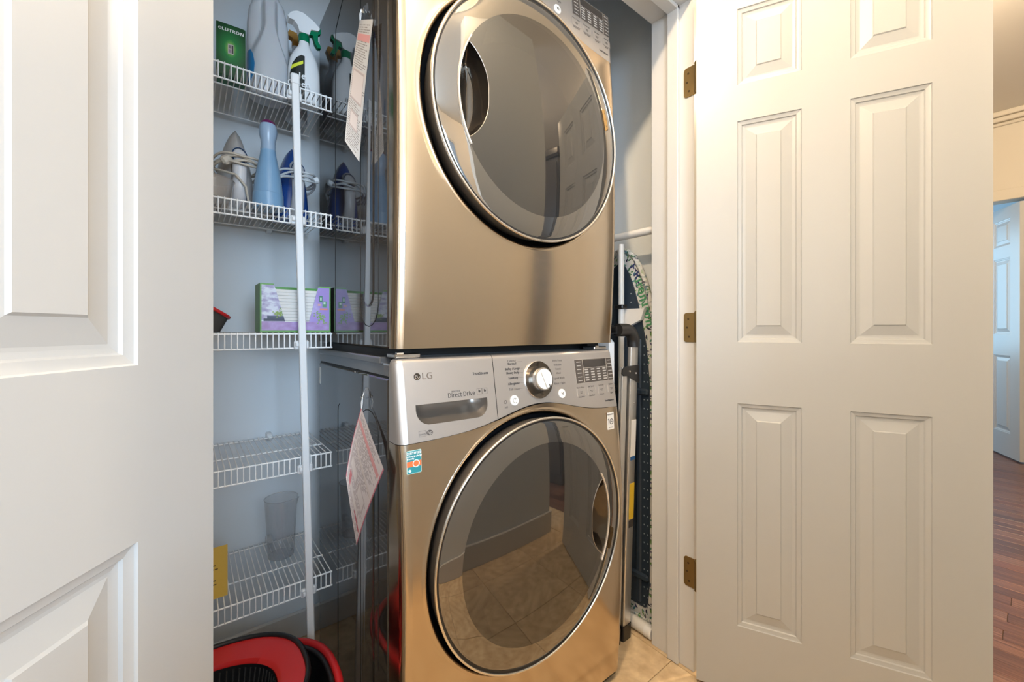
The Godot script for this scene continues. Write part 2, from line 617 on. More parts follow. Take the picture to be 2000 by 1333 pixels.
	# unseen window behind the camera, placed as the source of the cool light
	var wn := holder("window_1", self)
	struct(wn, "unseen white framed window behind the camera, placed to carry the cool light", "window")
	put("frame", geo().box(V(-1.10, 0.98, -2.50), V(0.90, 1.02, -2.42)).box(V(-1.10, 2.22, -2.50), V(0.90, 2.26, -2.42)).box(V(-1.10, 1.02, -2.50), V(-1.06, 2.22, -2.42)).box(V(0.86, 1.02, -2.50), V(0.90, 2.22, -2.42)), M.trim, wn)
	put("mullion", geo().box(V(-0.125, 1.02, -2.485), V(-0.075, 2.22, -2.44), 0.003), M.trim, wn)
	put("pane", geo().box(V(-1.06, 1.02, -2.464), V(-0.125, 2.22, -2.46)), M.pane, wn)
	put("pane", geo().box(V(-0.075, 1.02, -2.464), V(0.86, 2.22, -2.46)), M.pane, wn)
	# ceiling lights, all out of view
	unseen_ceiling_light(V(0.66, 2.74, 0.10), 0.42, "round flush ceiling light in the hall in front of the closet")
	unseen_ceiling_light(V(-0.36, 2.74, 0.02), 2.1, "added round ceiling light out of view, brightening the right closet door")  # added fill lamp, brightens the right door
	unseen_ceiling_light(V(2.6, 2.74, 0.0), 2.2, "unseen round ceiling light further along the hall, placed to light its walls and floor")  # unseen, position chosen to warm the far hall
	unseen_ceiling_light(V(1.7, 2.74, -1.2), 1.6, "unseen round ceiling light in the kitchen opposite, placed to light what the machines reflect")  # unseen, position chosen to brighten the reflected kitchen
	# kitchen things, seen only as reflections in the machines
	var bc := thing("bar_counter", "brown stone counter on top of the half wall, reflected in the dryer front", "counter", V(0, 1.00, -0.21))
	put("top", geo().box(Vector3(0.46, 0, -0.09), Vector3(0.758, 0.035, 0.17), 0.006), M.counter, bc)
	var fr := thing("fridge", "steel double door fridge in the kitchen, reflected in the dryer front", "fridge", V(1.92, 0, -2.06))
	put("body", geo().box(Vector3(-0.42, 0.02, -0.30), Vector3(0.42, 1.76, 0.33), 0.006), M.cabinet_top, fr)
	for s in [-1, 1]:
		put("door", geo().box(Vector3(s * 0.21 - 0.207, 0.60, -0.37), Vector3(s * 0.21 + 0.207, 1.76, -0.302), 0.008), M.aluminium, fr)
		put("handle", geo().tube([Vector3(s * 0.035, 0.75, -0.372), Vector3(s * 0.035, 0.75, -0.41), Vector3(s * 0.035, 1.55, -0.41), Vector3(s * 0.035, 1.55, -0.372)], 0.011, 10), M.chrome, fr)
	put("drawer", geo().box(Vector3(-0.417, 0.06, -0.37), Vector3(0.417, 0.59, -0.302), 0.008), M.aluminium, fr)
	put("drawer_handle", geo().tube([Vector3(-0.3, 0.5, -0.372), Vector3(-0.3, 0.5, -0.41), Vector3(0.3, 0.5, -0.41), Vector3(0.3, 0.5, -0.372)], 0.011, 10), M.chrome, fr)
	var cb := thing("unseen_dark_cabinet", "unseen tall dark cabinet, placed to darken a strip in the machine reflections", "cabinet", V(2.42, 0, -0.95))  # out of view, placed for the dark strip reflected in the door glass
	put("body", geo().box(Vector3(-0.22, 0, -0.22), Vector3(0.22, 2.25, 0.22), 0.004), M.slate, cb)
	for y in [[0.1, 1.05], [1.08, 2.20]]:
		put("door", geo().box(Vector3(-0.21, y[0], -0.242), Vector3(0.21, y[1], -0.222), 0.004), M.slate, cb)
		put("side_panel", geo().box(Vector3(-0.232, y[0], -0.2), Vector3(-0.222, y[1], 0.2), 0.003), M.slate, cb)
	put("cornice", geo().box(Vector3(-0.26, 2.25, -0.27), Vector3(0.26, 2.34, 0.25), 0.02), M.slate, cb)


func unseen_ceiling_light(at: Vector3, e: float, label: String) -> void:
	var t := thing("unseen_ceiling_light", label, "lamp", at)
	put("base", geo().lathe([Vector2(0.0, 0), Vector2(0.15, 0), Vector2(0.155, -0.012), Vector2(0.15, -0.022), Vector2(0.0, -0.022)], 40), M.trim, t)
	put("bulb_shade", geo().lathe([Vector2(0.0, -0.022), Vector2(0.14, -0.022), Vector2(0.135, -0.05), Vector2(0.11, -0.082), Vector2(0.06, -0.1), Vector2(0.0, -0.105)], 40), M.lamp_glow, t)
	lamp(t, "lamp_light", Vector3(0, -0.062, 0), Color(1.0, 0.88, 0.72), e, 0.05)


# ---------------------------------------------------------------- six panel doors

const PANEL_ROWS := [[0.189, 0.812], [0.983, 1.601], [1.702, 1.915]]   # heights above the bottom of the door

func six_panel(parent: Node3D, wide: float, high: float, thick: float, cols: Array, m: Material) -> void:
	# local x from the hinge edge, z from -thick (far face) to 0 (near face)
	var xs := [0.0]
	for c in cols: xs.append_array(c)
	xs.append(wide)
	var ys := [0.0]
	for r in PANEL_ROWS: ys.append_array(r)
	ys.append(high)
	var g := geo()
	for i in xs.size() - 1:
		for j in ys.size() - 1:
			if i % 2 == 1 and j % 2 == 1: continue
			for z in [0.0, -thick]:
				var q := [Vector3(xs[i], ys[j], z), Vector3(xs[i], ys[j + 1], z), Vector3(xs[i + 1], ys[j + 1], z), Vector3(xs[i + 1], ys[j], z)]
				if z < 0: q.reverse()
				g.quad(q[0], q[1], q[2], q[3])
	var c := Vector3(wide / 2, high / 2, -thick / 2)
	for f in [[Vector3(0, 0, 0), Vector3(0, high, 0), Vector3(0, high, -thick), Vector3(0, 0, -thick)], [Vector3(wide, 0, 0), Vector3(wide, high, 0), Vector3(wide, high, -thick), Vector3(wide, 0, -thick)], [Vector3(0, 0, 0), Vector3(wide, 0, 0), Vector3(wide, 0, -thick), Vector3(0, 0, -thick)], [Vector3(0, high, 0), Vector3(wide, high, 0), Vector3(wide, high, -thick), Vector3(0, high, -thick)]]:
		g.out(f, c)
	put("slab", g, m, parent)
	var prof := [[0.0, 0.0], [0.0015, 0.0028], [0.006, 0.0042], [0.0105, 0.0050], [0.0125, 0.0080], [0.0175, 0.0092], [0.021, 0.0094], [0.0445, 0.0042], [0.047, 0.0018]]
	for col in cols:
		for row in PANEL_ROWS:
			var h := geo()
			for side in [1, -1]:
				var from := h.p.size()
				var last := []
				for k in prof:
					var z: float = -k[1] if side > 0 else -thick + k[1]
					var o: float = k[0]
					var loop := [Vector3(col[0] + o, row[0] + o, z), Vector3(col[0] + o, row[1] - o, z), Vector3(col[1] - o, row[1] - o, z), Vector3(col[1] - o, row[0] + o, z)]
					if last.size():
						for e in 4:
							h.quad(last[e], last[(e + 1) % 4], loop[(e + 1) % 4], loop[e])
					last = loop
				h.quad(last[0], last[1], last[2], last[3])
				if side < 0: h.flip(from)
			put("panel", h, m, parent, 12.0)


func doors() -> void:
	var cols := [[0.1048, 0.2535], [0.3550, 0.5076]]
	# the near face of each leaf looks into the doorway
	var d1 := holder("door_1", self)
	struct(d1, "white six panel closet door swung open at the left", "door")
	var d2 := holder("door_2", self)
	struct(d2, "white six panel closet door swung open at the right with brass hinges", "door")
	# right leaf: along (0.4229, -0.9062) from its hinge edge, face turned to the left
	var along := V(0.4229, 0, -0.9062)
	var face := V(-0.9062, 0, -0.4229)
	# local x runs along the door, local z out of the face
	d2.transform = Transform3D(Basis(along, Vector3.UP, along.cross(Vector3.UP)), V(1.160, 0.013, 0.6046))
	if along.cross(Vector3.UP).dot(face) < 0.0:
		# x must run the other way for z to come out of the face
		d2.transform = Transform3D(Basis(-along, Vector3.UP, face), V(1.160 + 0.4229 * 0.6083, 0.013, 0.6046 - 0.9062 * 0.6083))
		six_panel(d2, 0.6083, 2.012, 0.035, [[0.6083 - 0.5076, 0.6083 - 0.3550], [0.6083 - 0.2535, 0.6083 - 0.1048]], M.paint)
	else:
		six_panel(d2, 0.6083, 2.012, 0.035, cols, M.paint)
	along = V(-0.5902, 0, -0.8073)
	face = V(0.8073, 0, -0.5902)
	if along.cross(Vector3.UP).dot(face) < 0.0:
		d1.transform = Transform3D(Basis(-along, Vector3.UP, face), V(0.0231 - 0.5902 * 0.6083, 0.013, 0.62 - 0.8073 * 0.6083))
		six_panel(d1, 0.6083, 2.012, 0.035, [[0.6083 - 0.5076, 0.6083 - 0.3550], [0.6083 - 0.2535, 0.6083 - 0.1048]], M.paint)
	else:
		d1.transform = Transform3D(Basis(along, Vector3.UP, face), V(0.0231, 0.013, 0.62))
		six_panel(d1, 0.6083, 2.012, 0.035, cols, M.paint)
	# hinges of the right door, leaf on the jamb and knuckle at the corner
	for y in [1.781, 1.0375, 0.298]:
		var h := holder("hinge", d2)
		h.global_transform = Transform3D(Basis(), V(1.190, y, 0.630))
		var lf := geo(Transform3D(Basis(Vector3(0, 0, -1), Vector3.UP, Vector3(1, 0, 0)), Vector3(-0.0015, 0, 0)))
		lf.prism(round_rect(-0.016, -0.0445, 0.028, 0.0445, 0.009), -0.0012, 0.0012)
		put("leaf", lf, M.brass, h)
		put("knuckle", geo().tube([Vector3(-0.006, -0.0445, 0.014), Vector3(-0.006, 0.0445, 0.014)], 0.0065, 12).tube([Vector3(-0.006, 0.0445, 0.014), Vector3(-0.006, 0.050, 0.014)], [0.0075, 0.004], 12), M.brass, h)
		for s in [Vector2(0.014, 0.026), Vector2(0.018, 0.0), Vector2(0.012, -0.028)]:
			put("screw", geo(Transform3D(Basis(Vector3(0, 0, 1), PI / 2), Vector3(-0.0022, s.y, -s.x))).lathe([Vector2(0, -0.001), Vector2(0.0038, -0.001), Vector2(0.003, 0.0012), Vector2(0, 0.0014)], 12), M.brass_dark, h)
	# pale blue lit door in the room at the end of the hall
	var d3 := holder("door_3", self)
	struct(d3, "white six panel door standing open at the far end of the hall", "door")
	var a3 := V(0.904, 0, 0.428)
	var f3 := V(-0.428, 0, 0.904)
	var z3 := a3.cross(Vector3.UP)
	d3.transform = Transform3D(Basis(a3, Vector3.UP, z3), V(5.045, 0.012, 0.025))
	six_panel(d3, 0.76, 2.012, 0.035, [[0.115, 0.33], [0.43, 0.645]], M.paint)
	put("knob", geo(Transform3D(Basis(Vector3(1, 0, 0), PI / 2), Vector3(0.70, 0.95, 0.0))).lathe([Vector2(0, 0), Vector2(0.03, 0), Vector2(0.012, 0.008), Vector2(0.012, 0.03), Vector2(0.026, 0.045), Vector2(0.022, 0.06), Vector2(0, 0.064)], 20), M.brass, d3)


# ---------------------------------------------------------------- washing machine and dryer

const X0 := 0.318          # left side of the stack
const X1 := 1.004
const RC := 0.020          # rounding of the front's side edges
const DX := 0.667          # centre of the round doors
const HOLE := 0.300

var dry := false

func base_y() -> float: return 0.995 if dry else 0.0
func door_y() -> float: return 0.541 if dry else 0.529
func strip_y() -> float: return 0.833 if dry else 0.805
func top_y() -> float: return 0.985 if dry else 0.972

func strip_edge(x: float) -> float:
	return strip_y() + (0.050 if dry else 0.042) * exp(-pow((x - 0.69) / 0.15, 2.0))

func front_depth(y: float) -> float:
	if y > strip_y():
		return (0.7795 + 0.012 * (y - 0.833) / 0.15) if dry else (0.757 + 0.028 * (y - 0.805) / 0.167)
	if dry: return 0.765 + 0.0151 * pow((y - 0.42) / 0.42, 2.0)
	return 0.737 + (0.0254 if y > 0.45 else 0.016) * pow((y - 0.45) / 0.4, 2.0)

func on_front(x: float, y: float, out := 0.0) -> Vector3:
	return V(x, base_y() + y, front_depth(y) - out)

func side_round(s: float, a: float, y: float, r: float) -> Vector3:
	# a from 0 (front) to 90 degrees (side)
	var edge := X0 if s < 0 else X1
	return V(edge - s * r * (1.0 - sin(a)), base_y() + y, front_depth(y) + r * (1.0 - cos(a)))

func edge_strip(g: Geo, s: float, y0: float, y1: float, n: int, back: float) -> void:
	var cols := []
	for i in 8:
		var a := PI / 2 * i / 7.0
		var c := PackedVector3Array()
		for j in n + 1: c.append(side_round(s, a, lerpf(y0, y1, float(j) / n), RC))
		cols.append(c)
	var c := PackedVector3Array()
	for j in n + 1:
		var q := side_round(s, PI / 2, lerpf(y0, y1, float(j) / n), RC)
		c.append(Vector3(q.x, q.y, -back))
	cols.append(c)
	var from := g.p.size()
	for i in cols.size() - 1:
		for j in n:
			g.quad(cols[i][j], cols[i][j + 1], cols[i + 1][j + 1], cols[i + 1][j])
	if s < 0: g.flip(from)


func machine(is_dryer: bool) -> void:
	dry = is_dryer
	var t := thing("tumble_dryer" if dry else "washing_machine", "brushed steel front loading dryer stacked on top of the washing machine" if dry else "brushed steel front loading washing machine standing on the floor under the dryer", "dryer" if dry else "washer")
	var by := base_y()
	# cabinet of dark coated sheet
	var cab_top := 0.985 if dry else 0.930
	var cab := put("cabinet", geo().box(V(X0, by + (-0.003 if dry else 0.012), 0.812), V(X1, by + cab_top, 1.372), 0.004), M.cabinet, t)
	side_pressing(cab)
	if not dry:
		var tp := geo().box(V(X0 + 0.002, 0.932, 0.812), V(X1 - 0.002, 0.960, 1.37), 0.003)
		tp.box(V(X0 - 0.003, 0.957, 0.850), V(X1 + 0.003, 0.973, 1.372), 0.003)
		put("top_cover", tp, M.cabinet_top, t)
		put("seam", geo().box(V(X0 + 0.003, 0.929, 0.814), V(X1 - 0.003, 0.933, 1.369)), M.seam, t)
		put("maker_label", geo().box(V(X0 - 0.0008, 0.865, 1.352), V(X0 + 0.001, 0.915, 1.370)), M.sticker_white, t)
		# rails of the stacking kit and a bright bracket at each front corner
		put("stacking_rail", geo().box(V(X0 + 0.012, 0.972, 0.83), V(X0 + 0.06, 0.9905, 1.36)).box(V(X1 - 0.06, 0.972, 0.83), V(X1 - 0.012, 0.9905, 1.36)).box(V(X0 + 0.05, 0.972, 0.86), V(X1 - 0.05, 0.9905, 0.90)), M.seam, t)
		for s in [[X0 + 0.006, X0 + 0.062], [X1 - 0.075, X1 - 0.02]]:
			var b := geo().box(V(s[0], 0.973, 0.790), V(s[1], 0.982, 0.835), 0.002)
			b.tube([V(s[0] + 0.004, 0.981, 0.794), V(s[0] + 0.018, 0.981, 0.794)], 0.005, 10)
			put("stacking_bracket", b, M.satin_chrome, t)
		put("foot", geo().lathe([Vector2(0, 0), Vector2(0.022, 0), Vector2(0.022, 0.012), Vector2(0, 0.014)], 16), M.black_plastic, t).position = V(X0 + 0.05, 0, 0.86)
		put("foot", geo().lathe([Vector2(0, 0), Vector2(0.022, 0), Vector2(0.022, 0.012), Vector2(0, 0.014)], 16), M.black_plastic, t).position = V(X1 - 0.05, 0, 0.86)
	front_panel(t)
	control_strip(t)
	round_door(t)


func side_pressing(cab: Node3D) -> void:
	var by := base_y()
	var dark := geo()
	var lines := []
	if dry:
		lines.append([V(X0, by + 0.03, 1.193), V(X0, 1.83, 1.193), V(X0, 1.86, 1.188), V(X0, 1.92, 1.10), V(X0, 1.93, 1.06), V(X0, 1.93, 0.86)])
		var u := [V(X0, 1.90, 0.982), V(X0, 1.09, 0.982)]
		for i in 9:
			var a := PI * i / 8.0
			u.append(V(X0, 1.083 - 0.045 * sin(a), 0.924 + 0.058 * cos(a)))
		u.append(V(X0, 1.09, 0.866)); u.append(V(X0, 1.88, 0.866))
		lines.append(u)
	else:
		lines.append([V(X0, 0.03, 1.168), V(X0, 0.81, 1.168), V(X0, 0.825, 1.164), V(X0, 0.832, 1.152)])
		var u := [V(X0, 0.10, 0.982), V(X0, 0.80, 0.982)]
		for i in 9:
			var a := PI * i / 8.0
			u.append(V(X0, 0.81 + 0.04 * sin(a), 0.924 + 0.058 * cos(a)))
		u.append(V(X0, 0.80, 0.866)); u.append(V(X0, 0.30, 0.866))
		lines.append(u)
	for l in lines: put("pressed_groove", geo().tube(l, 0.0010, 6), M.seam, cab)
	# raised rib inside the pressing
	var y0 := by + (0.12 if dry else 0.12)
	var y1 := by + (0.84 if dry else 0.74)
	var ring := PackedVector2Array()
	ring.append_array(arc(Vector2(0.924, y1), 0.034, 0, 180, 10))
	ring.append_array(arc(Vector2(0.924, y0), 0.034, 180, 360, 10))
	var rings := []
	for k in [[1.0, 0.0002], [0.93, 0.0014], [0.80, 0.0020]]:
		var r := PackedVector3Array()
		for q in ring:
			var c := Vector2(0.924, clampf(q.y, y0, y1))
			var w: Vector2 = c + (q - c) * k[0]
			r.append(V(X0 - k[1], w.y, w.x))
		rings.append(r)
	put("pressed_rib", geo().loft(rings, true, true, true), M.cabinet, cab, 60.0)


func front_panel(t: Node3D) -> void:
	var g := geo()
	var xa := X0 + RC
	var xb := X1 - RC
	var yb := -0.003 if dry else 0.03
	var cy := door_y()
	var angles := []
	for i in 144: angles.append(TAU * i / 144.0)
	for c in [Vector2(xa, yb), Vector2(xb, yb), Vector2(xa, strip_edge(xa)), Vector2(xb, strip_edge(xb))]:
		angles.append(fposmod((c - Vector2(DX, cy)).angle(), TAU))
	angles.sort()
	var rows := []
	for a in angles:
		var d := Vector2(cos(a), sin(a))
		var r := 2.0
		if d.x > 1e-5: r = minf(r, (xb - DX) / d.x)
		if d.x < -1e-5: r = minf(r, (xa - DX) / d.x)
		if d.y < -1e-5: r = minf(r, (yb - cy) / d.y)
		if d.y > 1e-5:
			for k in 12:
				var q := strip_edge(DX + d.x * r)
				r = minf(r, lerpf(r, (q - 0.0012 - cy) / d.y, 0.9)) if d.y * r + cy > q else r
		var row := PackedVector3Array()
		# rolled lip, small bead, then the flat sheet
		for k in [[-0.006, -0.030], [-0.005, -0.012], [-0.0025, -0.003], [0.0, 0.0008], [0.003, 0.0022], [0.006, 0.0016], [0.008, 0.0002]]:
			var q: float = minf(HOLE + k[0], r)
			var y: float = cy + d.y * q
			row.append(V(DX + d.x * q, base_y() + y, front_depth(minf(y, strip_y())) - k[1]))
		for k in [0.15, 0.4, 0.7, 1.0]:
			var q := lerpf(minf(HOLE + 0.008, r), r, k)
			var y := cy + d.y * q
			row.append(V(DX + d.x * q, base_y() + y, front_depth(minf(y, strip_y()))))
		rows.append(row)
	for i in rows.size():
		var a: PackedVector3Array = rows[i]
		var b: PackedVector3Array = rows[(i + 1) % rows.size()]
		for j in a.size() - 1:
			g.quad(a[j], b[j], b[j + 1], a[j + 1], [Vector2(a[j].x, a[j].y), Vector2(b[j].x, b[j].y), Vector2(b[j + 1].x, b[j + 1].y), Vector2(a[j + 1].x, a[j + 1].y)])
	g.flip(0)
	edge_strip(g, -1, yb, strip_edge(xa) - 0.0012, 24, 0.806)
	edge_strip(g, 1, yb, strip_edge(xb) - 0.0012, 24, 0.806)
	for i in range(0, g.p.size()):
		g.t[i] = Vector2(g.p[i].x, g.p[i].y)
	var o := put("front_panel", g, M.stainless, t, 50.0)
	# dark gap between the sheet front and the cabinet
	put("seam", geo().box(V(X0 + 0.004, base_y() + yb, 0.803), V(X1 - 0.004, base_y() + (0.975 if dry else 0.955), 0.815)), M.seam, t)
	if not dry:
		put("kick_plate", geo().box(V(X0 + 0.01, 0.012, 0.765), V(X1 - 0.01, 0.029, 0.80)), M.black_plastic, t)
		sticker(t)


func sticker(t: Node3D) -> void:
	var n := atan(0.05)
	var f := Transform3D(Basis(Vector3(1, 0, 0), -0.045), on_front(0.3475, 0.7705, 0.0008))
	var h := holder("certified_sticker", t, f)
	h.set_meta("label", "small teal and orange certified sticker")
	put("paper", geo().prism(round_rect(-0.0155, -0.0225, 0.0155, 0.0225, 0.002), 0, 0.0006), M.sticker_edge, h)
	put("teal_band", geo().prism(round_rect(-0.0145, 0.0, 0.0145, 0.0215, 0.001), 0.0006, 0.0009).prism(round_rect(-0.0145, -0.0215, 0.0145, -0.009, 0.001), 0.0006, 0.0009), M.teal, h)
	put("orange_band", geo().prism(round_rect(-0.0150, -0.009, 0.0150, 0.0015, 0.0005), 0.0006, 0.0011), M.orange, h)
	put("orange_ring", ring_disc(Vector3(0.004, -0.0035, 0.0011), 0.0058, 0.0074), M.sticker_edge, h)
	text(h, "CERTIFIED", 0.0044, Transform3D(Basis(), Vector3(0, 0.0172, 0.0010)), M.print_white, true, 1.05)
	text(h, "asthma & allergy", 0.0029, Transform3D(Basis(), Vector3(0, 0.0112, 0.0010)), M.print_white, true, 1.0)
	text(h, "friendly", 0.0029, Transform3D(Basis(), Vector3(-0.0075, 0.0066, 0.0010)), M.print_white, true)
	put("seal", geo(Transform3D(Basis(Vector3(1, 0, 0), PI / 2), Vector3(-0.0095, -0.0165, 0.0009))).lathe([Vector2(0, 0), Vector2(0.0030, 0), Vector2(0.0030, 0.0004), Vector2(0, 0.0004)], 16), M.sticker_edge, h)
	var k := holder("warranty_sticker", t, Transform3D(Basis(Vector3(1, 0, 0), -0.045) * Basis(Vector3(0, 1, 0), 0.0), on_front(0.9545, 0.768, 0.0008)))
	k.set_meta("label", "white sticker with the number 10")
	put("paper", geo().prism(round_rect(-0.0150, -0.0245, 0.0150, 0.0245, 0.002), 0, 0.0006), M.sticker_white, k)
	text(k, "1", 0.017, Transform3D(Basis(), Vector3(-0.0085, -0.002, 0.0007)), M.print, false, 0.8)
	put("zero_ring", ring_disc(Vector3(0.0035, -0.002, 0.0007), 0.0062, 0.0082), M.print, k)
	text(k, "YEAR", 0.0030, Transform3D(Basis(), Vector3(0.0035, -0.002, 0.0007)), M.print_soft, true, 0.8)
	text(k, "WARRANTY", 0.0036, Transform3D(Basis(), Vector3(0.0, 0.0185, 0.0007)), M.print_soft, true)
	text(k, "on motor", 0.0032, Transform3D(Basis(), Vector3(0.0, -0.0185, 0.0007)), M.print_soft)


func ring_disc(c: Vector3, r0: float, r1: float, n := 28, thick := 0.0004) -> Geo:
	var rings := []
	for k in [[r0, 0.0], [r1, 0.0], [r1, thick], [r0, thick], [r0, 0.0]]:
		rings.append(ring_xy(c + Vector3(0, 0, k[1]), k[0], n))
	return geo().loft(rings, true, false, false)


func strip_frame() -> Transform3D:
	# the sloping plane of the control strip, origin on its lower edge at x = 0
	var tilt := atan(0.028 / 0.167) if not dry else atan(0.012 / 0.15)
	return Transform3D(Basis(Vector3(1, 0, 0), -tilt), on_front(0, strip_y() + 0.0001, 0.0))


func control_strip(t: Node3D) -> void:
	var yt := top_y() - 0.012
	var seam := 0.5585
	# top row of the strip and its rolled top edge are shared by both pieces
	var parts := [[X0, seam - 0.0008, "drawer_front", -1], [seam + 0.0008, X1, "control_panel", 1]]
	if dry: parts = [[X0, X1, "control_panel", 0]]
	for q in parts:
		var g := geo()
		var cols := []
		var px0 := 0.3585
		var px1 := 0.5335
		if q[3] <= 0: cols.append(X0 + RC)
		else: cols.append(q[0])
		var last: float = (X1 - RC) if q[3] >= 0 else q[1]
		if q[3] < 0:
			for i in 25: cols.append(lerpf(px0, px1, 0.5 - 0.5 * cos(PI * i / 24.0)))
		else:
			for i in range(1, 36): cols.append(lerpf(q[0] if q[3] > 0 else X0 + RC, last, i / 36.0))
		cols.append(last)
		for i in cols.size() - 1:
			var spans := []
			var a: float = cols[i]
			var b: float = cols[i + 1]
			if q[3] < 0 and a >= px0 - 1e-6 and b <= px1 + 1e-6:
				spans = [[strip_edge(a), pocket_y(a, false), strip_edge(b), pocket_y(b, false)], [pocket_y(a, true), yt, pocket_y(b, true), yt]]
			else:
				spans = [[strip_edge(a), yt, strip_edge(b), yt]]
			for s in spans:
				for j in 6:
					var u0 := j / 6.0
					var u1 := (j + 1) / 6.0
					g.quad(on_front(a, lerpf(s[0], s[1], u0)), on_front(a, lerpf(s[0], s[1], u1)), on_front(b, lerpf(s[2], s[3], u1)), on_front(b, lerpf(s[2], s[3], u0)))
			# rolled top edge, then back over the top, and a return under the lower edge
			for k in 6:
				var e := []
				for w in [[a, k], [a, k + 1], [b, k + 1], [b, k]]:
					e.append(top_roll(w[0], w[1] / 5.0, yt))
				g.quad(e[0], e[1], e[2], e[3])
			var e0 := on_front(a, strip_edge(a))
			var e1 := on_front(b, strip_edge(b))
			g.quad(e0 + Vector3(0, 0, -0.012), e0, e1, e1 + Vector3(0, 0, -0.012))
		for s in [-1, 1]:
			if q[3] == 0 or q[3] == s:
				edge_strip(g, s, strip_edge(X0 if s < 0 else X1), yt, 8, 0.806)
				# corner cap above the rounded side
				for k in 6:
					for i in 7:
						var e := []
						for w in [[i, k], [i, k + 1], [i + 1, k + 1], [i + 1, k]]:
							e.append(corner_roll(s, PI / 2 * w[0] / 7.0, w[1] / 5.0, yt))
						if s > 0: g.quad(e[0], e[1], e[2], e[3])
						else: g.quad(e[3], e[2], e[1], e[0])
		var o := put(q[2], g, M.panel_grey, t, 50.0)
		if q[3] < 0: drawer_details(o)
		else: panel_details(o)


func top_roll(x: float, u: float, yt: float) -> Vector3:
	if u > 1.0: return V(x, base_y() + top_y(), 0.835)
	var a := PI / 2 * u
	return V(x, base_y() + yt + 0.012 * sin(a), front_depth(yt) + 0.012 * (1.0 - cos(a)))

func corner_roll(s: float, a: float, u: float, yt: float) -> Vector3:
	var q := side_round(s, a, yt, RC)
	var w := minf(u, 1.0)
	var b := PI / 2 * w
	var c := V(X0 + RC if s < 0 else X1 - RC, base_y() + yt, front_depth(yt) + RC)
	var d := (q - c)
	var k := (RC - 0.012 * (1.0 - cos(b))) / RC
	var r := c + Vector3(d.x * k, 0, d.z * k) + Vector3(0, 0.012 * sin(b), 0)
	if u > 1.0: r.z = -0.835
	return r

func pocket_y(x: float, upper: bool) -> float:
	var x0 := 0.3585
	var x1 := 0.5335
	var s0 := 0.0742 * 0.986
	if upper: return strip_y() + lerpf(0.0728, 0.0712, (x - x0) / (x1 - x0))
	var e := minf(x - x0, x1 - x)
	var r := 0.030
	var low := strip_y() + lerpf(0.0318, 0.0300, (x - x0) / (x1 - x0))
	var up := 0.0
	if e < r: up = r - sqrt(maxf(0.0, r * r - (r - e) * (r - e)))
	return minf(low + up, pocket_y(x, true))


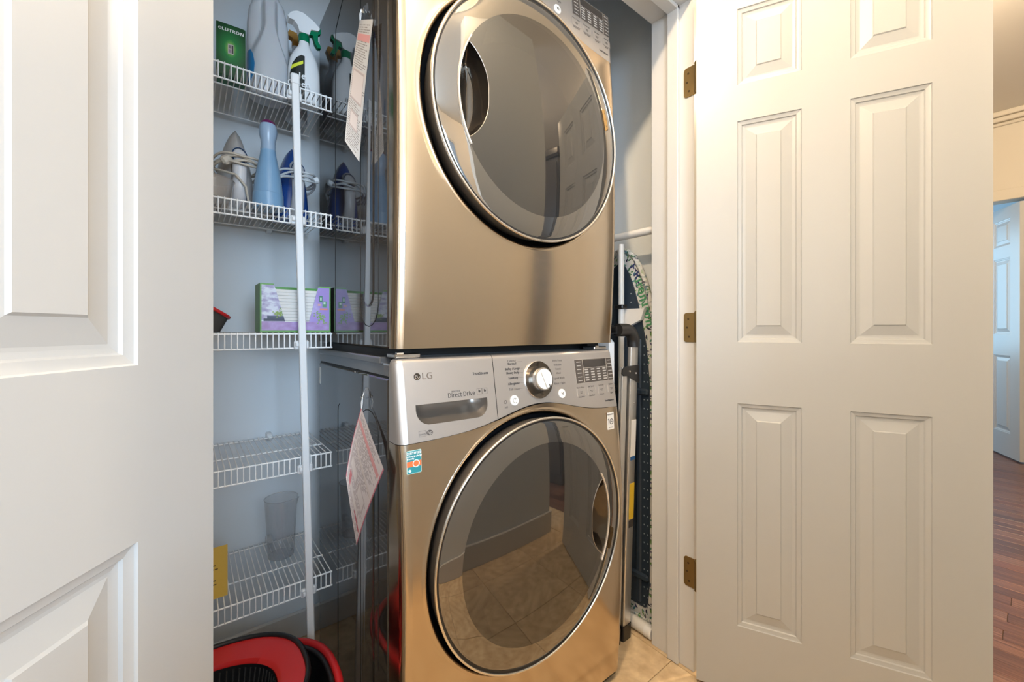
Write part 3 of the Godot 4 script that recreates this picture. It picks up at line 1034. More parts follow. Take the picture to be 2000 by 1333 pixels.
func drawer_details(o: Node3D) -> void:
	# finger pocket
	var g := geo()
	var n := 25
	var m := 9
	var at := func(i: int, j: int) -> Vector3:
		var x := lerpf(0.3585, 0.5335, 0.5 - 0.5 * cos(PI * i / (n - 1.0)))
		var v := float(j) / (m - 1)
		var y0 := pocket_y(x, false)
		var y1 := pocket_y(x, true)
		var e := minf(x - 0.3585, 0.5335 - x)
		var deep := 0.034 * sqrt(clampf(e / 0.022, 0.0, 1.0))
		var d := deep * pow(sin(PI * 0.5 * clampf(v / 0.75, 0.0, 1.0)), 0.8)
		var q := on_front(x, lerpf(y0, y1, v))
		q.z -= d
		return q
	for i in n - 1:
		for j in m - 1:
			g.quad(at.call(i, j), at.call(i, j + 1), at.call(i + 1, j + 1), at.call(i + 1, j))
	# roof of the pocket
	for i in n - 1:
		var a: Vector3 = at.call(i, m - 1)
		var b: Vector3 = at.call(i + 1, m - 1)
		g.quad(a, Vector3(a.x, a.y + 0.0005, -front_depth(strip_y() + 0.072)), Vector3(b.x, b.y + 0.0005, -front_depth(strip_y() + 0.072)), b)
	put("handle_pocket", g, M.ring_grey, o, 60.0)
	var f := strip_frame()
	var at2 := func(x: float, s: float, out := 0.0004) -> Transform3D: return f.translated_local(Vector3(x, s, out))
	# round emblem: a ring with a one-eyed smiling face, then two letters
	var e := holder("emblem", o, at2.call(0.3660, 0.1312))
	put("disc", geo(Transform3D(Basis(Vector3(1, 0, 0), PI / 2), Vector3.ZERO)).lathe([Vector2(0, 0), Vector2(0.0072, 0), Vector2(0.0072, 0.0006), Vector2(0.0066, 0.0011), Vector2(0, 0.0011)], 32), M.knob_dark, e)
	var face := geo()
	var sm := []
	for i in 13: sm.append(Vector3(cos(deg_to_rad(150 + i * 17.5)) * 0.0049, sin(deg_to_rad(150 + i * 17.5)) * 0.0049, 0.0012))
	face.tube(sm, 0.0005, 6)
	face.tube([Vector3(-0.0002, 0.0022, 0.0012), Vector3(-0.0002, -0.0018, 0.0012), Vector3(0.0016, -0.0018, 0.0012)], 0.0005, 6)
	put("face_line", face, M.outline, e)
	put("eye", geo(Transform3D(Basis(Vector3(1, 0, 0), PI / 2), Vector3(-0.0026, 0.0016, 0.0011))).lathe([Vector2(0, 0), Vector2(0.0008, 0), Vector2(0.0008, 0.0004), Vector2(0, 0.0004)], 10), M.outline, e)
	text(o, "LG", 0.0125, at2.call(0.3885, 0.1310), M.logo_metal, false, 1.25)
	text(o, "TrueSteam", 0.0058, at2.call(0.5215, 0.1278), M.print, true)
	text(o, "INVERTER", 0.0036, at2.call(0.4535, 0.0932), M.print_soft)
	text(o, "Direct Drive", 0.0096, at2.call(0.4675, 0.0855), M.print, false, 0.98)
	for i in 2:
		var h := holder("drop_icon", o, at2.call(0.5140 + 0.0148 * i, 0.0875))
		put("square", frame_geo(0.0066, 0.0066, 0.0004), M.print_soft, h)
		put("drop", geo(Transform3D(Basis(Vector3(0, 0, 1), 0.5), Vector3(0, 0.0008, 0))).prism(PackedVector2Array([Vector2(0, 0.004), Vector2(0.0026, 0.0), Vector2(0.0018, -0.0026), Vector2(-0.0018, -0.0026), Vector2(-0.0026, 0.0)]), 0, 0.0004), M.print, h)
	var b := holder("approval_mark", o, at2.call(0.3690, 0.0160))
	put("square", frame_geo(0.0078, 0.0056, 0.0004), M.print_soft, b)
	text(b, "energy", 0.0032, Transform3D(Basis(), Vector3(0, -0.001, 0)), M.print_soft)
	var k := holder("round_mark", o, at2.call(0.3850, 0.0160))
	put("disc", geo(Transform3D(Basis(Vector3(1, 0, 0), PI / 2), Vector3.ZERO)).lathe([Vector2(0, 0), Vector2(0.0070, 0), Vector2(0.0070, 0.0004), Vector2(0, 0.0004)], 28, true, 1.0, 0.75), M.print, k)
	text(k, "hp", 0.0068, Transform3D(Basis(), Vector3(0, 0, 0.0004)), M.panel_grey, true)


func frame_geo(hx: float, hy: float, w: float) -> Geo:
	var g := geo()
	g.box(Vector3(-hx, hy - w, 0), Vector3(hx, hy, 0.0004)).box(Vector3(-hx, -hy, 0), Vector3(hx, -hy + w, 0.0004))
	g.box(Vector3(-hx, -hy, 0), Vector3(-hx + w, hy, 0.0004)).box(Vector3(hx - w, -hy, 0), Vector3(hx, hy, 0.0004))
	return g


func panel_details(o: Node3D) -> void:
	var f := strip_frame()
	var at := func(x: float, s: float, out := 0.0004) -> Transform3D: return f.translated_local(Vector3(x, s, out))
	var face := Basis(Vector3(1, 0, 0), PI / 2)
	# selector knob
	var k := holder("selector_knob", o, at.call(0.6948, 0.1005, 0.0))
	put("chrome_ring", geo(Transform3D(face, Vector3.ZERO)).lathe([Vector2(0.0470, 0), Vector2(0.0475, 0.003), Vector2(0.0455, 0.0045), Vector2(0.0440, 0.003), Vector2(0.036, -0.001), Vector2(0.029, -0.002), Vector2(0.0, -0.002)], 48, false), M.satin_chrome, k)
	put("dark_band", geo(Transform3D(face, Vector3.ZERO)).lathe([Vector2(0.0462, 0.0048), Vector2(0.0445, 0.0044), Vector2(0.041, 0.0026), Vector2(0.0325, 0.0008)], 48, false), M.knob_dark, k)
	put("grip", geo(Transform3D(face, Vector3.ZERO)).lathe([Vector2(0.0325, -0.002), Vector2(0.0325, 0.006), Vector2(0.0305, 0.010), Vector2(0.0295, 0.020), Vector2(0.0280, 0.0225), Vector2(0.025, 0.0235), Vector2(0, 0.024)], 48), M.satin_chrome, k)
	put("grip_face", geo(Transform3D(face, Vector3(0, 0, 0.0240))).lathe([Vector2(0.0255, -0.0008), Vector2(0.025, 0.0006), Vector2(0, 0.0012)], 40), M.button_pale, k)
	put("grip_bar", geo(Transform3D(Basis(Vector3(0, 0, 1), 0.35), Vector3(0, 0, 0.0245))).box(Vector3(-0.0065, -0.0245, 0), Vector3(0.0065, 0.0245, 0.009), 0.004), M.button_pale, k)
	put("pointer", geo(Transform3D(Basis(Vector3(0, 0, 1), 0.35), Vector3(0, 0, 0.0245))).box(Vector3(-0.002, -0.0250, 0.002), Vector3(0.002, -0.014, 0.0098), 0.001), M.print, k)
	# cycle names either side of the knob
	var left := [["Cotton /", 0.1515, false], ["Normal", 0.1450, true], ["Bulky / Large", 0.1325, true], ["Heavy Duty", 0.1228, true], ["Sanitary", 0.1106, true], ["Allergiene", 0.0968, true], ["Tub Clean", 0.0835, false]]
	for l in left: text(o, l[0], 0.0052, at.call(0.6150, l[1]), M.print if l[2] else M.print_soft, l[2])
	var right := [["Perm Press", 0.1454], ["Delicates", 0.1344], ["Towels", 0.1233], ["Wool", 0.1123], ["Speed Wash", 0.0992], ["Rinse + Spin", 0.0857]]
	for l in right: text(o, l[0], 0.0050, at.call(0.7680, l[1]), M.print_soft, l[1] < 0.1)
	for l in [0.1490, 0.1322, 0.1225, 0.1103, 0.0966, 0.0833]:
		put("guide_line", geo(at.call(0, 0)).box(Vector3(0.632, l - 0.0002, 0), Vector3(0.648, l + 0.0002, 0.0003)), M.print_soft, o)
	# two pale round buttons
	for q in [[0.6105, 0.0568, 0.0122], [0.7709, 0.0580, 0.0122]]:
		var b := holder("round_button", o, at.call(q[0], q[1]))
		put("cap", geo(Transform3D(face, Vector3.ZERO)).lathe([Vector2(0, 0), Vector2(q[2], 0), Vector2(q[2], 0.0016), Vector2(q[2] - 0.001, 0.003), Vector2(0, 0.0036)], 32), M.button_pale, b)
		if q[0] < 0.7:
			put("power_ring", ring_disc(Vector3(0, 0, 0.0036), 0.0052, 0.0060), M.print, b)
			put("power_ring", geo(Transform3D(Basis(), Vector3(0, 0.001, 0.0036))).box(Vector3(-0.0005, 0, 0), Vector3(0.0005, 0.0045, 0.0005)), M.print, b)
		else:
			put("play_mark", geo(Transform3D(Basis(), Vector3(0, 0, 0.0034))).prism(PackedVector2Array([Vector2(-0.004, -0.0045), Vector2(-0.004, 0.0045), Vector2(0.0005, 0)]), 0, 0.0005).box(Vector3(0.0014, -0.0045, 0), Vector3(0.0024, 0.0045, 0.0005)).box(Vector3(0.0034, -0.0045, 0), Vector3(0.0044, 0.0045, 0.0005)), M.print, b)
	put("flower_mark", ring_disc(at.call(0, 0) * Vector3(0.5840, 0.0560, 0), 0.0030, 0.0046, 10), M.print_soft, o)
	text(o, "add", 0.004, at.call(0.5850, 0.0435), M.print_soft)
	# display with indicator grid
	var d := holder("display", o, at.call(0.9110, 0.1115))
	put("window", geo().prism(round_rect(-0.0785, -0.0325, 0.0785, 0.0325, 0.003), 0, 0.0006), M.display, d)
	put("bezel", frame_geo(0.0795, 0.0335, 0.0010), M.outline, d)
	put("screen", geo().prism(round_rect(-0.045, 0.0100, 0.053, 0.0300, 0.002), 0.0006, 0.0010), M.display_dark, d)
	put("screen_line", geo().box(Vector3(-0.047, -0.031, 0.0006), Vector3(-0.0455, 0.031, 0.0009)).box(Vector3(0.0538, -0.031, 0.0006), Vector3(0.0552, 0.031, 0.0009)).box(Vector3(-0.0455, 0.0080, 0.0006), Vector3(0.0538, 0.0088, 0.0009)), M.outline, d)
	for i in 4:
		for j in 5:
			put("indicator", geo(Transform3D(Basis(), Vector3(-0.034 + 0.0255 * i, 0.0035 - 0.0073 * j, 0.0006))).prism(round_rect(-0.0072, -0.0017, 0.0072, 0.0017, 0.001, 3), 0, 0.0004), M.led, d)
	for i in 6:
		for s in [-1, 1]:
			put("indicator", geo(Transform3D(Basis(), Vector3(0.0035 + s * 0.0655 - 0.001, 0.026 - 0.0103 * i, 0.0006))).prism(round_rect(-0.0085, -0.0010, 0.0085, 0.0010, 0.0008, 3), 0, 0.0004), M.led, d)
	# option keys under the display
	for i in 4:
		var b := holder("option_key", o, at.call(0.8450 + 0.0432 * i, 0.0548))
		put("key", geo().prism(round_rect(-0.0145, -0.0095, 0.0145, 0.0095, 0.002), 0, 0.0008), M.panel_grey, b)
		put("key_edge", geo().box(Vector3(-0.0158, -0.010, 0), Vector3(-0.0146, 0.010, 0.0014)).box(Vector3(0.0148, -0.010, 0), Vector3(0.0158, 0.010, 0.001)), M.outline, b)
		put("key_mark", geo().box(Vector3(-0.006, 0.0005, 0.0008), Vector3(0.006, 0.0018, 0.0012)).box(Vector3(-0.004, -0.0030, 0.0008), Vector3(0.004, -0.0018, 0.0012)), M.print, b)
		text(b, ["Wash / Rinse", "Spin Speed", "Soil Level", "Options"][i], 0.0038, Transform3D(Basis(), Vector3(0, 0.0125, 0)), M.print_soft)
		text(b, ["Delay Wash", "Extra Rinse", "Prewash", "Signal"][i], 0.0034, Transform3D(Basis(), Vector3(0, -0.0130, 0)), M.print_soft)
	text(o, "SmartDiagnosis", 0.0045, at.call(0.9600, 0.0212), M.print, false, 0.9)


# ---------------------------------------------------------------- the round doors

func round_door(t: Node3D) -> void:
	var depth := 0.735 if dry else 0.720
	var d := holder("door", t, Transform3D(Basis(), V(DX, base_y() + door_y(), depth)))
	var face := Transform3D(Basis(Vector3(1, 0, 0), PI / 2), Vector3.ZERO)
	# recess behind the door rim: black gasket
	put("gasket", geo(face).lathe([Vector2(0.2945, -0.042), Vector2(0.292, -0.060), Vector2(0.27, -0.070), Vector2(0.22, -0.072)], 96, false), M.gasket, d, 60.0)
	put("ring_wall", geo(face).lathe([Vector2(0.262, -0.064), Vector2(0.281, -0.050), Vector2(0.2865, -0.026), Vector2(0.2880, -0.012), Vector2(0.2885, -0.006)], 96, false), M.ring_grey, d, 60.0)
	put("chrome_rim", geo(face).lathe([Vector2(0.2880, -0.008), Vector2(0.2905, -0.006), Vector2(0.2915, -0.003), Vector2(0.2905, -0.0005), Vector2(0.2880, 0.0004), Vector2(0.2862, -0.0010), Vector2(0.2858, -0.004)], 128, false), M.chrome, d, 60.0)
	put("dark_edge", geo(face).lathe([Vector2(0.2862, -0.0030), Vector2(0.2835, -0.0048), Vector2(0.2808, -0.0042)], 128, false), M.gasket, d, 60.0)
	var s := -1.0 if dry else 1.0       # which side the handle is on
	# outer ring of smoked glass
	put("glass_ring", geo(face).lathe([Vector2(0.2812, -0.0046), Vector2(0.276, -0.0026), Vector2(0.258, 0.0008), Vector2(0.240, 0.0036), Vector2(0.2312, 0.0046)], 144, false), M.smoked, d, 60.0)
	# inner pane with a cut-out for the finger pocket
	var half := deg_to_rad(26.0)
	var reach := func(a: float) -> float:
		# a measured from the handle's direction
		var q := absf(wrapf(a, -PI, PI)) / half
		return 0.2312 if q >= 1.0 else 0.2312 - 0.072 * pow(1.0 - pow(q, 2.6), 0.55)
	var angles := []
	for i in 96: angles.append(TAU * i / 96.0)
	for i in 33: angles.append(fposmod(half * sin(PI / 2 * (i - 16) / 16.0), TAU))
	angles.sort()
	var dome := func(r: float) -> float: return 0.0046 + 0.009 * (1.0 - pow(r / 0.2312, 2.0))
	var g := geo()
	var rows := []
	for a in angles:
		var row := PackedVector3Array()
		var rr: float = reach.call(a)
		for k in 11:
			var r := rr * k / 10.0
			row.append(Vector3(s * cos(a) * r, sin(a) * r, dome.call(r)))
		rows.append(row)
	for i in rows.size():
		var a: PackedVector3Array = rows[i]
		var b: PackedVector3Array = rows[(i + 1) % rows.size()]
		for j in 10: g.quad(a[j], a[j + 1], b[j + 1], b[j])
	if s < 0: g.flip(0)
	put("window", g, M.window_glass, d, 60.0)
	# finger pocket
	var pk := geo()
	var n := 33
	var m := 10
	var pt := func(i: int, j: int) -> Vector3:
		var a := half * sin(PI / 2 * (i - 16) / 16.0) * 0.999
		var r0: float = reach.call(a)
		var v := float(j) / (m - 1)
		var r := lerpf(r0, 0.2318, v)
		var w := 0.2318 - r0
		var deep := minf(0.040, w * 0.9) * sin(PI * pow(v, 0.8))
		return Vector3(s * cos(a) * r, sin(a) * r, lerpf(dome.call(r0), 0.0046, v) - deep)
	for i in n - 1:
		for j in m - 1:
			pk.quad(pt.call(i, j), pt.call(i, j + 1), pt.call(i + 1, j + 1), pt.call(i + 1, j))
	put("handle_pocket", pk, M.pocket, d, 60.0)
	var rim := []
	for i in n: rim.append(pt.call(i, 0) + Vector3(0, 0, 0.0004))
	put("pocket_edge", geo().tube(rim, 0.0011, 6), M.ring_grey, d, 60.0)
	var bar := []
	for i in 25:
		var a := deg_to_rad(lerpf(-29.7, 29.7, i / 24.0))
		bar.append(Vector3(s * cos(a) * 0.2318, sin(a) * 0.2318, 0.0062))
	put("handle_bar", geo().tube(bar, 0.0034, 8, false, 0.7), M.bar_satin, d, 60.0)
	# glass bowl and drum behind the pane
	put("bowl", geo(face).lathe([Vector2(0.238, -0.012), Vector2(0.232, -0.030), Vector2(0.205, -0.072), Vector2(0.186, -0.100), Vector2(0.176, -0.110), Vector2(0.168, -0.106), Vector2(0.15, -0.112), Vector2(0.08, -0.118), Vector2(0.0, -0.12)], 72, false), M.bowl, d, 60.0)
	put("bowl_ring", geo(face).lathe([Vector2(0.188, -0.096), Vector2(0.182, -0.092), Vector2(0.176, -0.100)], 72, false), M.drum, d, 60.0)


# ---------------------------------------------------------------- wire shelves and what stands on them

const LEVELS := [1.6765, 1.3510, 1.0225, 0.6930, 0.3618]

func shelves() -> void:
	var wire := geo().tube([Vector3(0, 0, -0.292), Vector3(0, 0, -0.004), Vector3(0, -0.001, -0.001), Vector3(0, -0.004, 0), Vector3(0, -0.041, 0)], 0.0014, 6).mesh(60.0)
	var rail := geo().tube([Vector3(-0.285, 0, 0), Vector3(0.3125, 0, 0)], 0.0023, 8).mesh(60.0)
	var labels := ["white wire shelf at the top, carrying the green carton, white jug and spray bottle", "white wire shelf second from the top, carrying two irons and a blue bottle", "middle white wire shelf carrying the purple and green box of dryer sheets", "empty white wire shelf, second from the bottom", "lowest white wire shelf carrying a clear beaker and a yellow note"]
	for i in 5:
		var s := thing("wire_shelf", labels[i], "shelf", V(0, LEVELS[i], 1.202), "white wire shelves on the closet back wall")
		for r in [[-0.0030, -0.0030, "front_rail"], [-0.0405, -0.0022, "front_rail"], [-0.0034, -0.108, "under_rail"], [-0.0034, -0.284, "back_rail"]]:
			put(r[2], rail, M.wire, s).position = Vector3(0, r[0], r[1])
		for k in 47:
			put("wire", wire, M.wire, s).position = Vector3(0.3085 - 0.0127 * k, 0, 0)
		for x in [0.02, 0.20]:
			put("wall_clip", geo().box(Vector3(x - 0.008, -0.012, -0.3225), Vector3(x + 0.008, 0.010, -0.288), 0.003), M.white_plastic, s)
	# the upright bar that ties the shelf fronts together, leaning a little
	var p := thing("shelf_pole", "white upright bar clipped to the fronts of the wire shelves", "pole", V(0.2595, 0, 1.187))
	var lean := (0.2595 - 0.2164) / 1.69
	var x := Transform3D(Basis(Vector3(0, 0, 1), atan(lean)), Vector3.ZERO)
	put("bar", geo(x).box(Vector3(-0.0088, 0.0, -0.006), Vector3(0.0088, 1.685, 0.006), 0.002), M.white_plastic, p)
	put("cap", geo(x).box(Vector3(-0.0105, 1.668, -0.0075), Vector3(0.0105, 1.697, 0.0075), 0.003), M.white_plastic, p)
	for y in LEVELS:
		put("clip", geo(x).box(Vector3(-0.0185, y - 0.043, -0.0175), Vector3(0.0175, y - 0.020, -0.0055), 0.003).box(Vector3(-0.0160, y - 0.036, -0.0055), Vector3(-0.0088, y - 0.024, 0.002), 0.002), M.white_plastic, p)


func ellipse_loft(prof: Array, n := 28, power := 2.0) -> Geo:
	# rows of [y, half width, half depth, x offset]
	var rings := []
	for r in prof: rings.append(ring_xz(Vector3(r[3] if r.size() > 3 else 0.0, r[0], 0), r[1], r[2], n, power))
	return geo().loft(rings)


func shelf_things() -> void:
	top_shelf()
	second_shelf()
	lower_shelves()


func top_shelf() -> void:
	var y := LEVELS[0] + 0.0015
	# green carton with a printed front
	var b := thing("green_carton", "small dark green carton at the left end of the top wire shelf", "carton", V(0.0855, y, 1.292), "", -0.06)
	var im := Image.create(128, 256, false, Image.FORMAT_RGB8)
	for j in 256:
		for i in 128:
			var d := Vector2((i - 62) / 62.0, (j - 118) / 100.0).length()
			var c := Color(0.90, 0.88, 0.42).lerp(Color(0.09, 0.50, 0.23), clampf(d * 2.1, 0, 1)).lerp(Color(0.02, 0.25, 0.10), clampf(d * 1.2 - 0.55, 0, 1))
			im.set_pixel(i, j, c)
	for q in [[50, 96, 26, 50, Color(0.72, 0.70, 0.68)], [54, 102, 12, 16, Color(0.45, 0.42, 0.45)], [68, 100, 6, 40, Color(0.12, 0.12, 0.12)], [54, 122, 12, 18, Color(0.55, 0.5, 0.55)]]:
		im.fill_rect(Rect2i(q[0], q[1], q[2], q[3]), q[4])
	var m := mat("carton_print", Color(1, 1, 1), 0.35)
	m.albedo_texture = tex(im)
	put("body", geo().box(Vector3(-0.031, 0, -0.025), Vector3(0.031, 0.132, 0.0245), 0.001), M.box_side, b)
	put("printed_front", geo().prism(PackedVector2Array([Vector2(-0.0305, 0.001), Vector2(0.0305, 0.001), Vector2(0.0305, 0.127), Vector2(0.026, 0.1315), Vector2(-0.0305, 0.1315)]), 0.0246, 0.0252, Rect2(-0.0305, 0.001, 0.061, 0.1305)), m, b)
	put("emblem", ring_disc(Vector3(-0.0235, 0.1165, 0.0252), 0.0022, 0.0032), M.print_white, b)
	text(b, "LUTRON", 0.0078, Transform3D(Basis(), Vector3(0.004, 0.1165, 0.0252)), M.print_white, true, 1.12)
	# big white jug
	var j := thing("detergent_jug", "large white plastic detergent jug on the top wire shelf", "jug", V(0.1760, y, 1.338))
	var rings := []
	var prof := [[0.0, 0.040, 0.034], [0.004, 0.046, 0.040], [0.02, 0.0485, 0.043], [0.06, 0.049, 0.044], [0.10, 0.050, 0.044], [0.15, 0.051, 0.044], [0.20, 0.0505, 0.043], [0.24, 0.047, 0.040], [0.265, 0.040, 0.035], [0.285, 0.028, 0.027], [0.295, 0.022, 0.022], [0.312, 0.021, 0.021]]
	for i in 49:
		var h := 0.312 * i / 48.0
		var k := 0
		while k < prof.size() - 2 and prof[k + 1][0] < h: k += 1
		var f: float = clampf((h - prof[k][0]) / (prof[k + 1][0] - prof[k][0]), 0, 1)
		f = f * f * (3 - 2 * f)
		var rx := lerpf(prof[k][1], prof[k + 1][1], f)
		var rz := lerpf(prof[k][2], prof[k + 1][2], f)
		var ring := ring_xz(Vector3(0, h, 0), rx, rz, 96, 2.6)
		var low := smoothstep(0.075, 0.150, h) * (1.0 - smoothstep(0.240, 0.285, h))
		var ridge := lerpf(0.046, 0.0115, smoothstep(0.07, 0.20, h))
		for q in ring.size():
			var k2 := 0.5 * smoothstep(ridge, ridge + 0.008, absf(ring[q].x)) * low
			if ring[q].z > 0.0: ring[q].z *= 1.0 - k2
		rings.append(ring)
	put("body", geo().loft(rings), M.jug_white, j, 60.0)
	put("cap", geo().lathe([Vector2(0, 0.300), Vector2(0.026, 0.300), Vector2(0.027, 0.304), Vector2(0.0265, 0.335), Vector2(0.024, 0.34), Vector2(0, 0.34)], 36), M.navy_cap, j)
	var lab := []
	for h in [0.03, 0.05, 0.075, 0.10, 0.115]:
		var row := PackedVector3Array()
		var half := 34.0 * sqrt(maxf(0.05, 1.0 - pow((h - 0.072) / 0.048, 2.0)))
		for i in 13:
			var a := deg_to_rad(165.0 + lerpf(-half, half, i / 12.0))
			var s := Vector2(signf(cos(a)) * pow(absf(cos(a)), 2.0 / 2.6), signf(sin(a)) * pow(absf(sin(a)), 2.0 / 2.6))
			row.append(Vector3(s.x * 0.0505, h, s.y * 0.0452))
		lab.append(row)
	put("label", geo().loft(lab, false, false, false, false), M.blue_label, j, 60.0)
	# white spray bottle with a green trigger
	var s := thing("spray_bottle", "white spray bottle with green trigger and black label on the top wire shelf", "spray bottle", V(0.2600, y, 1.298))
	put("body", ellipse_loft([[0.0, 0.036, 0.020], [0.004, 0.041, 0.025], [0.05, 0.042, 0.026], [0.095, 0.041, 0.026], [0.125, 0.036, 0.024], [0.145, 0.027, 0.021], [0.162, 0.017, 0.016], [0.172, 0.0135, 0.0135], [0.186, 0.0125, 0.0125]], 40, 2.4), M.white_plastic, s, 60.0)
	var lp := PackedVector2Array([Vector2(-0.040, 0.004), Vector2(-0.0035, 0.004), Vector2(-0.0035, 0.126), Vector2(-0.012, 0.127), Vector2(-0.024, 0.117), Vector2(-0.034, 0.098), Vector2(-0.039, 0.07)])
	put("label", label_on(lp, 0.042, 0.026, 2.4), M.black_label, s)
	put("label_band", label_on(PackedVector2Array([Vector2(-0.0375, 0.082), Vector2(-0.0075, 0.103), Vector2(-0.0075, 0.112), Vector2(-0.0345, 0.094)]), 0.0425, 0.0264, 2.4), M.yellow, s)
	text(s, "ple", 0.016, Transform3D(Basis(Vector3(0, 1, 0), -0.28), Vector3(-0.0165, 0.066, 0.0262)), M.print_white, true)
	text(s, "Green", 0.014, Transform3D(Basis(Vector3(0, 1, 0), -0.28), Vector3(-0.0185, 0.043, 0.0262)), M.print_white, true)
	put("collar", geo().lathe([Vector2(0, 0.178), Vector2(0.0145, 0.178), Vector2(0.0145, 0.198), Vector2(0.011, 0.203), Vector2(0, 0.203)], 24), M.green_plastic, s)
	var hd := PackedVector2Array([Vector2(-0.014, 0.200), Vector2(0.012, 0.202), Vector2(0.016, 0.218), Vector2(0.036, 0.223), Vector2(0.040, 0.231), Vector2(0.026, 0.243), Vector2(-0.004, 0.257), Vector2(-0.020, 0.256), Vector2(-0.034, 0.247), Vector2(-0.044, 0.232), Vector2(-0.040, 0.226), Vector2(-0.028, 0.226), Vector2(-0.018, 0.215)])
	var rr := []
	for k in [[-0.013, 0.86], [-0.010, 0.97], [0.0, 1.0], [0.010, 0.97], [0.013, 0.86]]:
		var ring := PackedVector3Array()
		for q in hd: ring.append(Vector3(q.x * k[1] , (q.y - 0.228) * k[1] + 0.228, k[0]))
		rr.append(ring)
	put("spray_head", geo().loft(rr, true, false, false).prism(hd, -0.0128, 0.0128), M.white_plastic, s, 40.0)
	put("trigger", geo().prism(PackedVector2Array([Vector2(0.004, 0.203), Vector2(0.022, 0.207), Vector2(0.028, 0.186), Vector2(0.036, 0.176), Vector2(0.044, 0.179), Vector2(0.043, 0.185), Vector2(0.036, 0.195), Vector2(0.036, 0.214), Vector2(0.044, 0.222), Vector2(0.043, 0.233), Vector2(0.037, 0.236), Vector2(0.034, 0.224), Vector2(0.008, 0.219)]), -0.007, 0.007), M.green_plastic, s)
	# another bottle behind it
	var o := thing("spray_bottle", "white bottle with an amber spray head half hidden behind the jug on the top shelf", "spray bottle", V(0.2640, y, 1.425))
	put("body", ellipse_loft([[0.0, 0.026, 0.024], [0.004, 0.030, 0.028], [0.14, 0.030, 0.028], [0.18, 0.024, 0.022], [0.20, 0.014, 0.014], [0.235, 0.0125, 0.0125]], 28), M.jug_white, o, 60.0)
	put("spray_head", geo().prism(PackedVector2Array([Vector2(-0.012, 0.235), Vector2(0.012, 0.235), Vector2(0.022, 0.262), Vector2(0.018, 0.275), Vector2(-0.022, 0.278), Vector2(-0.028, 0.262), Vector2(-0.012, 0.256)]), -0.010, 0.010), M.amber, o)


func label_on(poly: PackedVector2Array, rx: float, rz: float, power: float) -> Geo:
	# a flat outline wrapped on to the front of an elliptical bottle, cut into slices
	var g := geo()
	var lo := 1e9
	var hi := -1e9
	for q in poly:
		lo = minf(lo, q.x); hi = maxf(hi, q.x)
	var n := 14
	for i in n:
		var xa := lerpf(lo, hi, float(i) / n)
		var xb := lerpf(lo, hi, float(i + 1) / n)
		for part in Geometry2D.intersect_polygons(poly, PackedVector2Array([Vector2(xa, -1), Vector2(xb, -1), Vector2(xb, 1), Vector2(xa, 1)])):
			var ix := Geometry2D.triangulate_polygon(part)
			for k in range(0, ix.size(), 3):
				var v := []
				for e in 3:
					var q: Vector2 = part[ix[k + e]]
					v.append(Vector3(q.x, q.y, rz * pow(maxf(0.0, 1.0 - pow(absf(q.x) / rx, power)), 1.0 / power) + 0.0005))
				g.out(v, Vector3(0, v[0].y, -0.1))
	return g


func iron(called: String, label: String, at: Vector3, high: float, shell: Material, grip: Material, trim: Material, cord: Material, turn: float) -> Node3D:
	var t := thing(called, label, "iron", at, "", turn)
	var outline := []
	for i in 17:
		var u := i / 16.0
		outline.append(Vector2(0.047 * pow(1.0 - pow(u, 2.1), 0.72), high * u))
	for i in range(15, -1, -1): outline.append(Vector2(-outline[i].x, outline[i].y))
	var layer := func(k: float, z: float) -> PackedVector3Array:
		var r := PackedVector3Array()
		for q in outline: r.append(Vector3(q.x * k, (q.y - 0.0) * lerpf(1.0, k, 0.65), z))
		return r
	put("soleplate", geo().loft([layer.call(0.99, -0.052), layer.call(1.0, -0.050), layer.call(0.98, -0.046)]), M.steel_plate, t)
	put("body", geo().loft([layer.call(0.96, -0.0455), layer.call(1.0, -0.038), layer.call(0.98, -0.020), layer.call(0.90, -0.004), layer.call(0.74, 0.008), layer.call(0.5, 0.016)]), shell, t, 50.0)
	var path := [Vector3(0, 0.024, 0.004), Vector3(0, 0.026, 0.030), Vector3(0, 0.036, 0.047), Vector3(0, 0.065, 0.055), Vector3(0, 0.105, 0.055), Vector3(0, 0.135, 0.046), Vector3(0, 0.155, 0.028), Vector3(0, 0.162, 0.004)]
	put("handle", geo().tube(path, [0.019, 0.019, 0.0175, 0.016, 0.0165, 0.0175, 0.017, 0.012], 16), grip, t, 60.0)
	put("dial_plate", geo(Transform3D(Basis(Vector3(1, 0, 0), PI / 2 - 0.35), Vector3(0, 0.137, 0.050))).lathe([Vector2(0, 0.010), Vector2(0.011, 0.008), Vector2(0.0155, 0.004), Vector2(0.0165, 0.0), Vector2(0, -0.004)], 24, true, 1.0, 1.5), grip, t, 60.0)
	put("dial_ring", geo(Transform3D(Basis(Vector3(1, 0, 0), PI / 2 - 0.35), Vector3(0, 0.137, 0.0515))).tube(ring_list(0.0168, 0.0255), 0.0013, 6, true), trim, t)
	put("button", geo(Transform3D(Basis(Vector3(1, 0, 0), PI / 2 - 0.2), Vector3(0, 0.119, 0.060))).lathe([Vector2(0, 0.010), Vector2(0.010, 0.007), Vector2(0.0135, 0.0), Vector2(0, -0.004)], 20, true, 1.0, 0.55), trim, t, 60.0)
	# the cord wound round the middle
	var c := []
	for i in 120:
		var a := TAU * i / 30.0
		var w := 1.0 + 0.04 * sin(a * 0.31 + 1.0)
		c.append(Vector3(cos(a) * 0.055 * w, high * 0.56 - 0.007 * (i / 30.0) + 0.006 * sin(a * 1.0 + 0.4) + 0.004 * sin(i * 0.7), sin(a) * 0.072 * w + 0.002))
	put("cord", geo().tube(c, 0.0032, 7), cord, t, 60.0)
	return t


